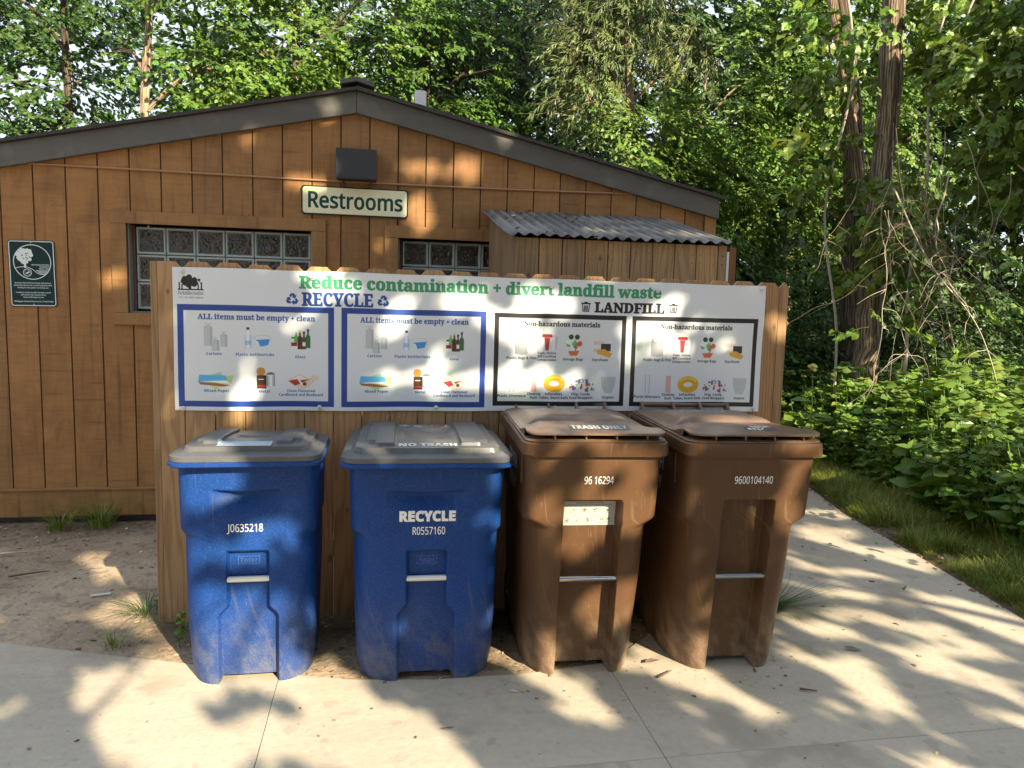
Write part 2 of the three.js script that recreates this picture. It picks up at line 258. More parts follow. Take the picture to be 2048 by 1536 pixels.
// ------------------------------------------------------------------ restroom building
const B = { x0: -1.5, x1: 4.06, ridge: 1.275, z: -1.8, back: -6.4, top: 3.1, eave: 2.49 };
const roofY = (x) => B.top - (B.top - B.eave) * (x < B.ridge ? (B.ridge - x) / (B.ridge - B.x0) : (x - B.ridge) / (B.x1 - B.ridge));
const building = thing('restroom_building', [0, 0, 0], 'brown wooden restroom building with grooved siding and low gable roof behind the fence', 'building');
const OPEN = [[-0.284, 0.962, 1.496, 2.112], [1.578, 2.44, 1.496, 2.09]];
{
  // grooved siding: each board between two grooves is a piece of its own, cut round the window openings
  const R = rng(31), w = 0.2032, g0 = -1.0699 - 2 * w;
  for (let i = -1; i < 28; i++) {
    const a = Math.max(B.x0, g0 + i * w + 0.0045), b = Math.min(3.965, g0 + (i + 1) * w - 0.0045); if (b - a < 0.02) continue;
    const geos = [], du = R() * 3, dv = R() * 2;
    const piece = (xa, xb, ya, yb) => {
      const s = new THREE.Shape(); s.moveTo(xa, ya); s.lineTo(xb, ya);
      if (yb === null) { s.lineTo(xb, roofY(xb) - 0.02); if (xa < B.ridge && xb > B.ridge) s.lineTo(B.ridge, B.top - 0.02); s.lineTo(xa, roofY(xa) - 0.02); } else { s.lineTo(xb, yb); s.lineTo(xa, yb); }
      const g = new THREE.ExtrudeGeometry(s, { depth: 0.012, bevelEnabled: false }); g.translate(0, 0, B.z - 0.012); geos.push(uvMetres(g, du, dv));
    };
    const o = OPEN.find((o) => o[0] < b && o[1] > a);
    if (!o) piece(a, b, 0.2, null);
    else {
      const l = Math.max(a, o[0]), r = Math.min(b, o[1]);
      if (l > a + 0.002) piece(a, l, 0.2, null);
      if (r < b - 0.002) piece(r, b, 0.2, null);
      piece(l, r, 0.2, o[2]); piece(l, r, o[3], null);
    }
    mesh('siding_board', merge(geos), sidingMats[Math.floor(R() * 3)], building);
  }
  // sheathing behind the grooves, and the other walls
  const s = new THREE.Shape(); s.moveTo(B.x0, 0.06); s.lineTo(B.x1, 0.06); s.lineTo(B.x1, B.eave - 0.03); s.lineTo(B.ridge, B.top - 0.03); s.lineTo(B.x0, B.eave - 0.03);
  for (const o of OPEN) { const h = new THREE.Path(); h.moveTo(o[0], o[2]); h.lineTo(o[0], o[3]); h.lineTo(o[1], o[3]); h.lineTo(o[1], o[2]); s.holes.push(h); }
  const g = new THREE.ExtrudeGeometry(s, { depth: 0.12, bevelEnabled: false }); g.translate(0, 0, B.z - 0.138); mesh('wall', uvMetres(g), backMat, building);
  const s2 = new THREE.Shape(); s2.moveTo(B.x0, 0); s2.lineTo(B.x1, 0); s2.lineTo(B.x1, B.eave - 0.03); s2.lineTo(B.ridge, B.top - 0.03); s2.lineTo(B.x0, B.eave - 0.03);
  const g2 = new THREE.ExtrudeGeometry(s2, { depth: 0.12, bevelEnabled: false }); g2.translate(0, 0, B.back); mesh('wall', uvMetres(g2), sidingMats[0], building);
  mesh('wall', box(B.x1 - 0.12, B.x1 - 0.002, 0.06, B.eave - 0.03, B.back + 0.122, B.z - 0.14), sidingMats[0], building);
  mesh('wall', box(B.x0 + 0.002, B.x0 + 0.12, 0.06, B.eave - 0.03, B.back + 0.122, B.z - 0.14), sidingMats[0], building);
  mesh('foundation', box(B.x0 + 0.03, B.x1 - 0.03, -0.2, 0.058, B.back + 0.03, B.z - 0.06), std({ color: col(0.12, 0.11, 0.1), roughness: 1 }), building);
  // trim
  mesh('base_trim', merge([rbox(B.x0, B.x1, 0.045, 0.232, B.z - 0.004, B.z + 0.022, 0.004), rbox(B.x0, B.x1, 0.2335, 0.25, B.z - 0.004, B.z + 0.034, 0.004)]), trimMat, building);
  mesh('corner_trim', rbox(3.969, 4.062, 0.252, 2.37, B.z - 0.004, B.z + 0.02, 0.003), trimMat, building);
  // rake boards, roof decks with a dark shingle edge
  const rake = (xa, xb) => {
    const sh = new THREE.Shape(); sh.moveTo(xa, roofY(xa) - 0.148); sh.lineTo(xb, roofY(xb) - 0.148); sh.lineTo(xb, roofY(xb) + 0.004); sh.lineTo(xa, roofY(xa) + 0.004);
    const f = new THREE.ExtrudeGeometry(sh, { depth: 0.032, bevelEnabled: true, bevelThickness: 0.003, bevelSize: 0.003, bevelOffset: -0.003, bevelSegments: 1 }); f.translate(0, 0, B.z + 0.008); mesh('rake_board', uvMetres(f, xa), fasciaMat, building);
  };
  rake(B.x0 - 0.06, B.ridge - 0.001); rake(B.ridge + 0.001, B.x1 + 0.012);
  const deck = (xa, xb) => {
    const sh = new THREE.Shape(), n = 12; sh.moveTo(xa, roofY(xa) + 0.006); sh.lineTo(xb, roofY(xb) + 0.006); sh.lineTo(xb, roofY(xb) + 0.034);
    for (let i = n; i >= 0; i--) { const x = lerp(xa, xb, i / n); sh.lineTo(x, roofY(x) + 0.026 + 0.008 * hash(i, Math.round(xa * 9), 3)); }
    const f = new THREE.ExtrudeGeometry(sh, { depth: B.z + 0.075 - B.back + 0.1, bevelEnabled: false }); f.translate(0, 0, B.back - 0.1); mesh('roof', uvMetres(f), shingleMat, building);
  };
  deck(B.x0 - 0.1, B.ridge - 0.0008); deck(B.ridge + 0.0008, B.x1 + 0.055);
  // ridge vent: a low peaked cap held above the roof
  const cap = new THREE.Shape(); cap.moveTo(-0.125, -0.03); cap.lineTo(0, 0); cap.lineTo(0.125, -0.034); cap.lineTo(0.125, -0.07); cap.lineTo(0, -0.036); cap.lineTo(-0.125, -0.066);
  const cg = new THREE.ExtrudeGeometry(cap, { depth: 0.5, bevelEnabled: true, bevelSize: 0.003, bevelThickness: 0.003, bevelOffset: -0.003, bevelSegments: 1 }); cg.translate(1.268, 3.29, B.z - 0.76);
  const cv = mesh('ridge_vent', uvMetres(cg), fasciaMat, building);
  mesh('curb', merge([box(1.16, 1.375, 3.08, 3.22, B.z - 0.73, B.z - 0.29)]), std({ color: col(0.02, 0.02, 0.02), roughness: 0.9 }), cv);
  const vp = new THREE.CylinderGeometry(0.047, 0.047, 0.42, 28, 1, true), vr = new THREE.TorusGeometry(0.046, 0.0025, 6, 28); vr.rotateX(Math.PI / 2); vr.translate(0, 0.21, 0);
  const v = merge([vp, vr]); v.translate(1.758, 3.1, B.z - 0.62); mesh('vent_pipe', v, white, building);
  // the thin cable conduit along the gable
  mesh('conduit', merge([tube([[-0.9, 2.482, B.z + 0.009, 0.0075], [0.2, 2.478, B.z + 0.009, 0.0075], [1.2, 2.474, B.z + 0.009, 0.0075], [2.3, 2.482, B.z + 0.009, 0.0075], [3.36, 2.5, B.z + 0.009, 0.0075]], 8, 8)]), std({ color: col(0.36, 0.2, 0.095), roughness: 0.55 }), building);
}
// glass-block windows: frame boards, a recessed jamb and single blocks with a wavy face
{
  const edge = new THREE.MeshPhysicalMaterial({ color: col(0.38, 0.43, 0.4), roughness: 0.16, clearcoat: 0.5, clearcoatRoughness: 0.1 });
  const face = new THREE.MeshPhysicalMaterial({ color: col(0.05, 0.045, 0.036), roughness: 0.05, ior: 1.5 });
  const jamb = std({ color: col(0.26, 0.235, 0.205), roughness: 0.9 }), jambBrown = std({ color: col(0.16, 0.085, 0.055), roughness: 0.9 });
  // one block: a bevelled rim (material 0) round a rippled pane (material 1)
  const block = (w, h, seed) => {
    const n = 40, rim = 0.02, P = [], I = [], I2 = [];
    for (let j = 0; j <= n; j++) for (let i = 0; i <= n; i++) {
      const x = (i / n - 0.5) * (w - 2 * rim), y = (j / n - 0.5) * (h - 2 * rim), e = Math.min(w / 2 - rim - Math.abs(x), h / 2 - rim - Math.abs(y));
      const r = (fn((x + seed) * 90, (y + seed * 3) * 90, 2, seed) - 0.5) * 0.006 + (fn((x + seed) * 28, (y - seed) * 28, 2, seed + 5) - 0.5) * 0.012;
      P.push(x, y, -0.014 + r * sm(0, 0.02, e));
    }
    for (let j = 0; j < n; j++) for (let i = 0; i < n; i++) { const a = j * (n + 1) + i, b = a + n + 1; I.push(a, a + 1, b, b, a + 1, b + 1); }
    const ring = (hw, hh, z) => { const a = P.length / 3; P.push(-hw, -hh, z, hw, -hh, z, hw, hh, z, -hw, hh, z); return a; };
    const rings = [ring(w / 2 - rim, h / 2 - rim, -0.014), ring(w / 2 - rim + 0.006, h / 2 - rim + 0.006, 0.0), ring(w / 2 - 0.006, h / 2 - 0.006, 0.001), ring(w / 2 - 0.001, h / 2 - 0.001, -0.006), ring(w / 2 - 0.001, h / 2 - 0.001, -0.07)];
    for (let k = 0; k < rings.length - 1; k++) for (let q = 0; q < 4; q++) { const a = rings[k] + q, b = rings[k] + ((q + 1) % 4), c = rings[k + 1] + q, d = rings[k + 1] + ((q + 1) % 4); I2.push(a, c, b, b, c, d); }
    const mk = (idx) => { const g = new THREE.BufferGeometry(); g.setAttribute('position', new THREE.Float32BufferAttribute(P, 3)); g.setIndex(idx); return g; };
    const gf = mk(I); gf.computeVertexNormals(); const ge = mk(I2).toNonIndexed(); ge.computeVertexNormals();
    return mergeGeometries([ge, gf.toNonIndexed()], true);
  };
  const variants = [1, 2, 3, 4, 5].map((s) => block(0.1985, 0.1915, s));
  OPEN.forEach((o, k) => {
    const win = new THREE.Group(); win.name = 'window'; building.add(win);
    const [x0, x1, y0, y1] = o, f = 0.098, F = (xa, xb, ya, yb) => mesh('frame_board', rbox(xa, xb, ya, yb, B.z - 0.13, B.z + 0.022, 0.003), trimMat, win);
    F(x0 - f, x1 + f, y1, y1 + 0.086); F(x0 - f, x1 + f, y0 - 0.084, y0); F(x0 - f, x0, y0 + 0.001, y1 - 0.001); if (!k) F(x1, x1 + f, y0 + 0.001, y1 - 0.001); else F(x1, x1 + f, y0 + 0.001, y1 - 0.001);
    mesh('jamb', merge([box(x0 + 0.001, x0 + 0.012, y0 + 0.001, y1 - 0.001, B.z - 0.1, B.z - 0.01), box(x0 + 0.0125, x1 - 0.0125, y0 + 0.001, y0 + 0.01, B.z - 0.1, B.z - 0.02), box(x1 - 0.012, x1 - 0.001, y0 + 0.001, y1 - 0.001, B.z - 0.1, B.z - 0.01)]), jamb, win);
    mesh('jamb', box(x0 + 0.013, x0 + 0.03, y0 + 0.011, y1 - 0.002, B.z - 0.16, B.z - 0.07), jambBrown, win);
    const nx = k ? 4 : 6, xs = x0 + 0.032;
    for (let i = 0; i < nx; i++) for (let j = 0; j < 3; j++) {
      const m = mesh('glass_block', variants[(i * 3 + j * 2 + k) % 5], [edge, face], win); m.position.set(xs + 0.0995 + i * 0.2, y1 - 0.01 - 0.0958 - j * 0.1945, B.z - 0.085); if ((i + j) % 2) m.rotation.z = Math.PI;
      if (m.rotation.z) m.scale.set(1, 1, 1);
    }
    mesh('backing', box(x0 + 0.001, x1 - 0.001, y0 + 0.001, y1 - 0.001, B.z - 0.2, B.z - 0.161), std({ color: col(0.25, 0.28, 0.26), roughness: 0.6 }), win);
  });
}
// wall fixture, signs
{
  const t = thing('wall_light', [1.2765, 2.584, B.z], 'dark grey box-shaped wall fixture under the gable peak above the Restrooms sign', 'wall light');
  const s = new THREE.Shape(); s.moveTo(0, -0.102); s.lineTo(0.15, -0.104); s.lineTo(0.158, 0.098); s.lineTo(0, 0.112);
  const g = new THREE.ExtrudeGeometry(s, { depth: 0.272, bevelEnabled: true, bevelSize: 0.004, bevelThickness: 0.004, bevelOffset: -0.004, bevelSegments: 2 }); g.rotateY(-Math.PI / 2); g.translate(0.136, 0, 0);
  mesh('housing', g, std({ color: col(0.03, 0.033, 0.036), roughness: 0.6 }), t);
  for (const x of [-0.1, 0.1]) mesh('bracket', rbox(x - 0.008, x + 0.008, -0.15, -0.1, 0.0, 0.03, 0.003), std({ color: col(0.12, 0.07, 0.04), roughness: 0.7, metalness: 0.2 }), t);
}
function plate(w, h, r, d, tex, back) {
  const s = new THREE.Shape(), x = w / 2, y = h / 2; s.moveTo(-x + r, -y); s.lineTo(x - r, -y); s.absarc(x - r, -y + r, r, -Math.PI / 2, 0); s.lineTo(x, y - r); s.absarc(x - r, y - r, r, 0, Math.PI / 2); s.lineTo(-x + r, y); s.absarc(-x + r, y - r, r, Math.PI / 2, Math.PI); s.lineTo(-x, -y + r); s.absarc(-x + r, -y + r, r, Math.PI, Math.PI * 1.5);
  const body = new THREE.ExtrudeGeometry(s, { depth: d, bevelEnabled: true, bevelSize: 0.002, bevelThickness: 0.002, bevelOffset: -0.002, bevelSegments: 2, curveSegments: 8 });
  const face = new THREE.ShapeGeometry(s, 10), p = face.attributes.position, uv = face.attributes.uv; for (let i = 0; i < p.count; i++) uv.setXY(i, p.getX(i) / w + 0.5, p.getY(i) / h + 0.5); face.translate(0, 0, d + 0.0035);
  return { body, face, mat: new THREE.MeshPhysicalMaterial({ map: tex, roughness: 0.55, specularIntensity: 0.5 }), back };
}
function roundRect(c, x, y, w, h, r) { c.beginPath(); c.moveTo(x + r, y); c.arcTo(x + w, y, x + w, y + h, r); c.arcTo(x + w, y + h, x, y + h, r); c.arcTo(x, y + h, x, y, r); c.arcTo(x, y, x + w, y, r); c.closePath(); }
// text set to an exact width
function fit(c, text, x, y, w, align = 'center') { const k = w / c.measureText(text).width; c.save(); c.translate(x, y); c.scale(k, 1); c.textAlign = align; if (c.lineWidth > 0.01 && c._stroke) c.strokeText(text, 0, 0); c.fillText(text, 0, 0); c.restore(); }
function screws(t, pts, z, r = 0.005) { for (const [x, y] of pts) { const g = new THREE.SphereGeometry(r, 10, 6, 0, Math.PI * 2, 0, Math.PI / 2); g.rotateX(Math.PI / 2); g.scale(1, 1, 0.5); g.translate(x, y, z); mesh('screw', g, steel, t); } }
{
  const tex = canvas(1024, 274, (c, W, H) => {
    c.fillStyle = '#16302a'; c.fillRect(0, 0, W, H); c.fillStyle = '#e9e2bd'; roundRect(c, 13, 12, W - 26, H - 24, 26); c.fill();
    c.fillStyle = '#17493f'; c.strokeStyle = '#17493f'; c.lineWidth = 10; c.lineJoin = 'round'; c._stroke = true; c.font = '205px sans-serif'; fit(c, 'Restrooms', W / 2, 206, 925);
  });
  const t = thing('restrooms_sign', [1.268, 2.334, B.z], 'cream sign with green border reading Restrooms on the gable wall', 'sign'), p = plate(0.757, 0.2025, 0.02, 0.012, tex);
  mesh('plate', p.body, std({ color: col(0.012, 0.03, 0.022), roughness: 0.5 }), t).position.z = 0.004; mesh('face', p.face, p.mat, t).position.z = 0.004;
  screws(t, [[-0.35, 0.078], [0.35, 0.078], [-0.35, -0.078], [0.35, -0.078]], 0.019, 0.006);
}
{
  const tex = canvas(640, 992, (c, W, H) => {
    c.fillStyle = '#12302f'; c.fillRect(0, 0, W, H); c.strokeStyle = '#dfe5e0'; c.fillStyle = '#dfe5e0'; c.lineWidth = 12; roundRect(c, 14, 14, W - 28, H - 28, 34); c.stroke();
    const cx = W / 2 + 6, cy = 322, r = 258; c.lineWidth = 12; c.beginPath(); c.arc(cx, cy, r, 0, 7); c.stroke();
    c.save(); c.beginPath(); c.arc(cx, cy, r - 4, 0, 7); c.clip();
    const R = rng(9); for (let i = 0; i < 60; i++) { const a = R() * 6.283, d = Math.sqrt(R()); c.beginPath(); c.arc(222 + Math.cos(a) * d * 105, 232 + Math.sin(a) * d * 108, 16 + R() * 18, 0, 7); c.fill(); }
    for (let i = 0; i < 9; i++) { c.fillStyle = '#12302f'; c.beginPath(); c.ellipse(180 + R() * 90, 190 + R() * 110, 4 + R() * 5, 8 + R() * 6, R(), 0, 7); c.fill(); } c.fillStyle = '#dfe5e0';
    c.fillRect(210, 300, 30, 110); c.lineWidth = 9; c.beginPath(); c.moveTo(50, 432); c.quadraticCurveTo(190, 370, 290, 414); c.quadraticCurveTo(345, 440, 380, 480); c.quadraticCurveTo(430, 525, 600, 498); c.stroke();
    c.lineWidth = 5; for (let i = 0; i < 7; i++) { c.beginPath(); c.moveTo(372 + i * 9, 446 + i * 10); c.lineTo(600, 446 + i * 10); c.stroke(); } c.restore();
    c.lineWidth = 9; c.beginPath(); c.arc(252, 482, 55, 0, 7); c.stroke(); c.lineWidth = 3; c.beginPath(); c.arc(252, 482, 38, 0, 7); c.stroke(); c.beginPath(); c.ellipse(248, 488, 22, 11, -0.3, 0, 7); c.fill(); c.beginPath(); c.arc(272, 472, 11, 0, 7); c.fill();
    c.font = 'bold 25px sans-serif'; c.textAlign = 'right'; c.fillText('MICHIGAN NATURAL', 562, 372); c.fillText('RESOURCES', 562, 402); c.fillText('TRUST FUND', 562, 432);
    c.font = '600 27px serif'; c._stroke = false; const ln = ['Revenue derived from oil, gas and mineral', 'production from state owned lands provided', 'funding for this public recreation site.', '', 'Funding is made possible through a grant', 'provided to the citizens of the', 'State of Michigan by the'], ws = [505, 530, 440, 0, 490, 350, 290];
    c.font = 'bold 27px serif'; ln.forEach((s, i) => s && fit(c, s, W / 2, 646 + i * 36, ws[i])); c.font = 'bold 30px serif'; fit(c, 'Michigan Natural Resources Trust Fund', W / 2, 926, 545);
  });
  const t = thing('park_plaque', [-0.888, 1.747, B.z], 'dark green plaque with white tree emblem on the siding beside the window', 'sign'), p = plate(0.287, 0.446, 0.018, 0.003, tex);
  t.rotation.z = 0.012; mesh('plate', p.body, std({ color: col(0.01, 0.028, 0.026), roughness: 0.5 }), t).position.z = 0.004; mesh('face', p.face, p.mat, t).position.z = 0.004; screws(t, [[0, 0.208], [0, -0.208]], 0.0095, 0.004);
}
// lean-to box against the wall with a corrugated roof
{
  const t = thing('utility_shed', [2.248, 0, -1.778], 'low lean-to shed of weathered boards with corrugated dark roof against the wall', 'shed'), R = rng(12);
  const D = 1.158, W = 1.355, yF = 2.012, yB = 2.285, step = 0.1441;
  for (let i = 0; i < 10; i++) {
    const a = i * step + 0.003, b = Math.min(W, (i + 1) * step - 0.003); if (b - a < 0.01) continue;
    const g = rbox(a, b, 0.02, yF + 0.016, D - 0.019, D - R() * 0.002, 0.002); uvMetres(g, R() * 4, R() * 3); mesh('board', g, shedMats[Math.floor(R() * 4)], t);
    const nl = mesh('nail', merge([0.05, 0.2].flatMap((q) => [0.025, b - a - 0.025].map((x) => { const s = new THREE.SphereGeometry(0.0028, 6, 4); s.translate(a + x, yF - 0.03 - q * 0.35, D + 0.0005); return s; }))), rubber, t); nl.userData.kind = 'stuff';
  }
  const side = new THREE.Shape(); side.moveTo(-0.0, 0.02); side.lineTo(-(D - 0.022), 0.02); side.lineTo(-(D - 0.022), yF + 0.018); side.lineTo(0, yB + 0.018);
  const mkSide = (x) => { const g = new THREE.ExtrudeGeometry(side, { depth: 0.016, bevelEnabled: false }); g.rotateY(Math.PI / 2); g.translate(x, 0, 0); return uvMetres(g, 0.3, 0.2); };
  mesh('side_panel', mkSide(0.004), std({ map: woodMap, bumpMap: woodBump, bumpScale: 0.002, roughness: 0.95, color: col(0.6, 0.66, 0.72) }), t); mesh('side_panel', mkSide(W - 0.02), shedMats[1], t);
  mesh('corner_strip', rbox(W + 0.001, W + 0.017, 0.02, yF - 0.02, D - 0.02, D + 0.002, 0.002), white, t);
  mesh('corner_post', rbox(W + 0.0185, W + 0.062, 0.02, yF + 0.006, D - 0.06, D + 0.004, 0.003), std({ map: woodMap, roughness: 0.85, color: col(0.62, 0.45, 0.36) }), t);
  // corrugated sheet
  const x0 = -0.07, x1 = 1.372, n = 300, m = 24, P = [], C = [], U = [], I = [], th = 0.003, yy = (z) => lerp(yB + 0.035, yF + 0.027, z / (D + 0.08));
  for (const s of [1, -1]) for (let j = 0; j <= m; j++) for (let i = 0; i <= n; i++) {
    const x = lerp(x0, x1, i / n), z = (j / m) * (D + 0.035), wv = Math.cos(((x - x0) / 0.0762) * 6.283) * (0.0095 + 0.0015 * Math.sin(x * 5 + z * 3));
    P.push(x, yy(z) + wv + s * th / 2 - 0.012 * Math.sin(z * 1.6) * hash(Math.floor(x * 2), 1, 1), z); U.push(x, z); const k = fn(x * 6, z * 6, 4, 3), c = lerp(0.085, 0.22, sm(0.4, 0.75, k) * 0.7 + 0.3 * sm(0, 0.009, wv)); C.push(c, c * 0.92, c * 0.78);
  }
  const N = (m + 1) * (n + 1); for (let j = 0; j < m; j++) for (let i = 0; i < n; i++) { const a = j * (n + 1) + i, b = a + n + 1; I.push(a, b, a + 1, a + 1, b, b + 1, N + a, N + a + 1, N + b, N + a + 1, N + b + 1, N + b); }
  for (let i = 0; i < n; i++) { const a = m * (n + 1) + i; I.push(a, N + a, a + 1, a + 1, N + a, N + a + 1); }
  const g = new THREE.BufferGeometry(); g.setAttribute('position', new THREE.Float32BufferAttribute(P, 3)); g.setAttribute('color', new THREE.Float32BufferAttribute(C, 3)); g.setAttribute('uv', new THREE.Float32BufferAttribute(U, 2)); g.setIndex(I); g.computeVertexNormals();
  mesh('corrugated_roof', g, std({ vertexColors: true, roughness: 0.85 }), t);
}

// ------------------------------------------------------------------ fence
const fence = thing('picket_fence', [0, 0, 0], 'tan dog-eared cedar privacy fence that carries the long recycling banner', 'fence');
{
  const R = rng(77), p0 = 0.517, pp = 0.1414;
  const picket = (a, b, top, ear, earL, z, dx) => {
    const s = new THREE.Shape(); s.moveTo(a, -0.03); s.lineTo(b, -0.03); s.lineTo(b, top - ear); s.lineTo(b - Math.min(ear, (b - a) * 0.45), top); if (earL) { s.lineTo(a + Math.min(ear, (b - a) * 0.45), top); s.lineTo(a, top - ear); } else s.lineTo(a, top);
    const g = new THREE.ExtrudeGeometry(s, { depth: 0.015, bevelEnabled: true, bevelSize: 0.0015, bevelThickness: 0.0015, bevelOffset: -0.0015, bevelSegments: 1 }); g.translate(dx, 0, z - 0.017);
    return uvMetres(g, R() * 5, R() * 4);
  };
  for (let i = 0; i < 24; i++) {
    const a = i ? p0 + pp * (i - 1) + 0.0022 : 0.404, b = i === 23 ? 3.684 : p0 + pp * i - 0.0022;
    mesh('picket', picket(a, b, 1.787 - 0.003 * (i / 23) + (R() - 0.5) * 0.006, 0.03, i > 0, i === 23 ? -0.004 : (R() - 0.5) * 0.003, 0), woodMats[Math.floor(R() * 5)], fence);
  }
  mesh('picket', picket(0.371, 0.4025, 1.785, 0.002, false, -0.006, 0), woodMats[1], fence);
  for (const y of [0.3, 0.95, 1.55]) mesh('rail', rbox(0.38, 3.675, y, y + 0.088, -0.06, -0.02, 0.004), woodMats[3], fence);
  for (const x of [0.38, 2.0, 3.57]) mesh('post', rbox(x, x + 0.089, -0.3, 1.72, -0.151, -0.0615, 0.004), woodMats[3], fence);
}
// ------------------------------------------------------------------ banner
{
  const tex = canvas(2048, 464, (c, W, H) => {
    c.fillStyle = '#dcdee0'; c.fillRect(0, 0, W, H);
    const BL = '#1b3f8f', GR = '#358f60', K = '#0b0c0d';
    const slab = (s, x, y, w, px, f, st) => { c.fillStyle = c.strokeStyle = f; c.lineWidth = st; c.lineJoin = 'miter'; c._stroke = st > 0; c.font = 'bold ' + px + 'px serif'; fit(c, s, x, y, w); c._stroke = false; };
    slab('Reduce contamination + divert landfill waste', 1018, 56, 1254, 54, GR, 3.4);
    slab('RECYCLE', 515, 113, 232, 58, BL, 3.4); slab('LANDFILL', 1529, 110, 260, 48, K, 3.2);
    // chasing arrows
    const arrows = (x, y, r) => { c.fillStyle = BL; for (let k = 0; k < 3; k++) { c.save(); c.translate(x, y); c.rotate(k * 2.0944); c.beginPath(); c.moveTo(-r * 0.5, -r * 0.52); c.lineTo(-r * 0.22, -r * 0.98); c.lineTo(r * 0.28, -r * 0.98); c.lineTo(r * 0.48, -r * 0.62); c.lineTo(r * 0.68, -r * 0.72); c.lineTo(r * 0.5, -r * 0.12); c.lineTo(-r * 0.06, -r * 0.3); c.lineTo(r * 0.12, -r * 0.42); c.lineTo(r * 0.0, -r * 0.66); c.lineTo(-r * 0.18, -r * 0.34); c.closePath(); c.fill(); c.restore(); } };
    arrows(369, 93, 20); arrows(664, 93, 20);
    const can = (x, y) => { c.fillStyle = K; c.fillRect(x - 17, y - 13, 34, 5); c.fillRect(x - 6, y - 17, 12, 5); c.strokeStyle = K; c.lineWidth = 3.4; c.beginPath(); c.moveTo(x - 13, y - 7); c.lineTo(x - 10, y + 16); c.lineTo(x + 10, y + 16); c.lineTo(x + 13, y - 7); c.stroke(); for (const d of [-5, 0, 5]) { c.beginPath(); c.moveTo(x + d, y - 4); c.lineTo(x + d, y + 13); c.stroke(); } };
    can(1367, 92); can(1692, 90);
    // parks logo
    c.fillStyle = K; const R = rng(4); for (let i = 0; i < 46; i++) { const a = R() * 6.283, d = Math.sqrt(R()); c.beginPath(); c.arc(53 + Math.cos(a) * d * 22, 44 + Math.sin(a) * d * 14, 4 + R() * 4, 0, 7); c.fill(); }
    c.fillRect(49, 52, 8, 20); c.fillRect(16, 69, 78, 4); for (const [x, h] of [[21, 18], [29, 11], [78, 11], [88, 18]]) { c.fillRect(x - 1.8, 69 - h, 3.6, h); c.beginPath(); c.arc(x, 68 - h, 2.4, 0, 7); c.fill(); } c.beginPath(); c.arc(81, 40, 4, 0, 7); c.fill(); c.lineWidth = 0.8; c.strokeStyle = K; c.beginPath(); c.moveTo(81, 42); c.lineTo(87, 56); c.stroke();
    c.fillStyle = '#1b1c22'; c.font = '17px serif'; fit(c, 'Parks&Recreation', 55, 88, 78); c.font = '8px sans-serif'; fit(c, 'CITY OF ANN ARBOR', 55, 99, 76);
    const frame = (x0, y0, x1, y1, t, f) => { c.strokeStyle = f; c.lineWidth = t; c.strokeRect(x0 + t / 2, y0 + t / 2, x1 - x0 - t, y1 - y0 - t); };
    const words = (list, x, y, f, px = 13) => { c.fillStyle = f; c.font = 'bold ' + px + 'px sans-serif'; c.textAlign = 'center'; list.forEach((s, i) => c.fillText(s, x, y + i * (px + 1))); };
    const G = (x0, y0, x1, y1, stops) => { const g = c.createLinearGradient(x0, y0, x1, y1); stops.forEach((s, i) => g.addColorStop(i / (stops.length - 1), s)); return g; };
    const poly = (f, ...p) => { c.fillStyle = f; c.beginPath(); p.forEach(([x, y], i) => (i ? c.lineTo(x, y) : c.moveTo(x, y))); c.closePath(); c.fill(); };
    const bottle = (x, y, w, h, f, cap) => { c.fillStyle = f; c.beginPath(); c.moveTo(x - w / 2, y); c.lineTo(x - w / 2, y - h * 0.55); c.quadraticCurveTo(x - w / 2, y - h * 0.68, x - w * 0.18, y - h * 0.74); c.lineTo(x - w * 0.18, y - h); c.lineTo(x + w * 0.18, y - h); c.lineTo(x + w * 0.18, y - h * 0.74); c.quadraticCurveTo(x + w / 2, y - h * 0.68, x + w / 2, y - h * 0.55); c.lineTo(x + w / 2, y); c.closePath(); c.fill(); if (cap) { c.fillStyle = cap; c.fillRect(x - w * 0.22, y - h - 3, w * 0.44, 8); } };
    const recyclePanel = (x, w) => {
      frame(x, 118, x + w, 451, 19, BL); const k = w / 491; const X = (q) => x + (q - 12) * k;
      slab('ALL items must be empty + clean', X(258), 165, 368 * k, 24, BL, 1);
      // cartons
      for (const [a, b, cw, ch] of [[92, 252, 26, 62], [142, 254, 22, 38], [115, 268, 24, 34]]) { const q = X(a); poly('#bfc2c4', [q, b], [q, b - ch], [q + cw / 2, b - ch - 9], [q + cw, b - ch], [q + cw, b]); poly('#a9adb0', [q + cw * 0.72, b], [q + cw * 0.72, b - ch - 3], [q + cw, b - ch], [q + cw, b]); c.fillStyle = '#c6c9ca'; c.fillRect(q + 2, b - ch - 12, cw - 4, 3); }
      words(['Cartons'], X(122), 281, BL);
      bottle(X(229), 256, 21, 64, G(X(219), 0, X(240), 0, ['#b9cbe6', '#eef4fb', '#9db6da']), '#23356b'); c.fillStyle = 'rgba(120,150,205,.5)'; c.fillRect(X(219) + 1, 232, 19, 14);
      c.strokeStyle = '#b9bfc3'; c.lineWidth = 1.5; c.beginPath(); c.ellipse(X(274), 224, 26, 10, 0, 0, 7); c.stroke(); poly('#3b8fd2', [X(250), 230], [X(298), 226], [X(292), 246], [X(270), 251], [X(255), 244]); poly('#dfe6ea', [X(249), 228], [X(262), 236], [X(266), 250], [X(254), 243]);
      words(['Plastic bottles/tubs'], X(250), 282, BL);
      c.fillStyle = '#e4e5e4'; c.fillRect(X(364), 222, 21, 36); c.fillStyle = '#8c1f28'; c.fillRect(X(365), 236, 19, 12); c.fillStyle = '#2a2624'; c.fillRect(X(366), 218, 17, 5);
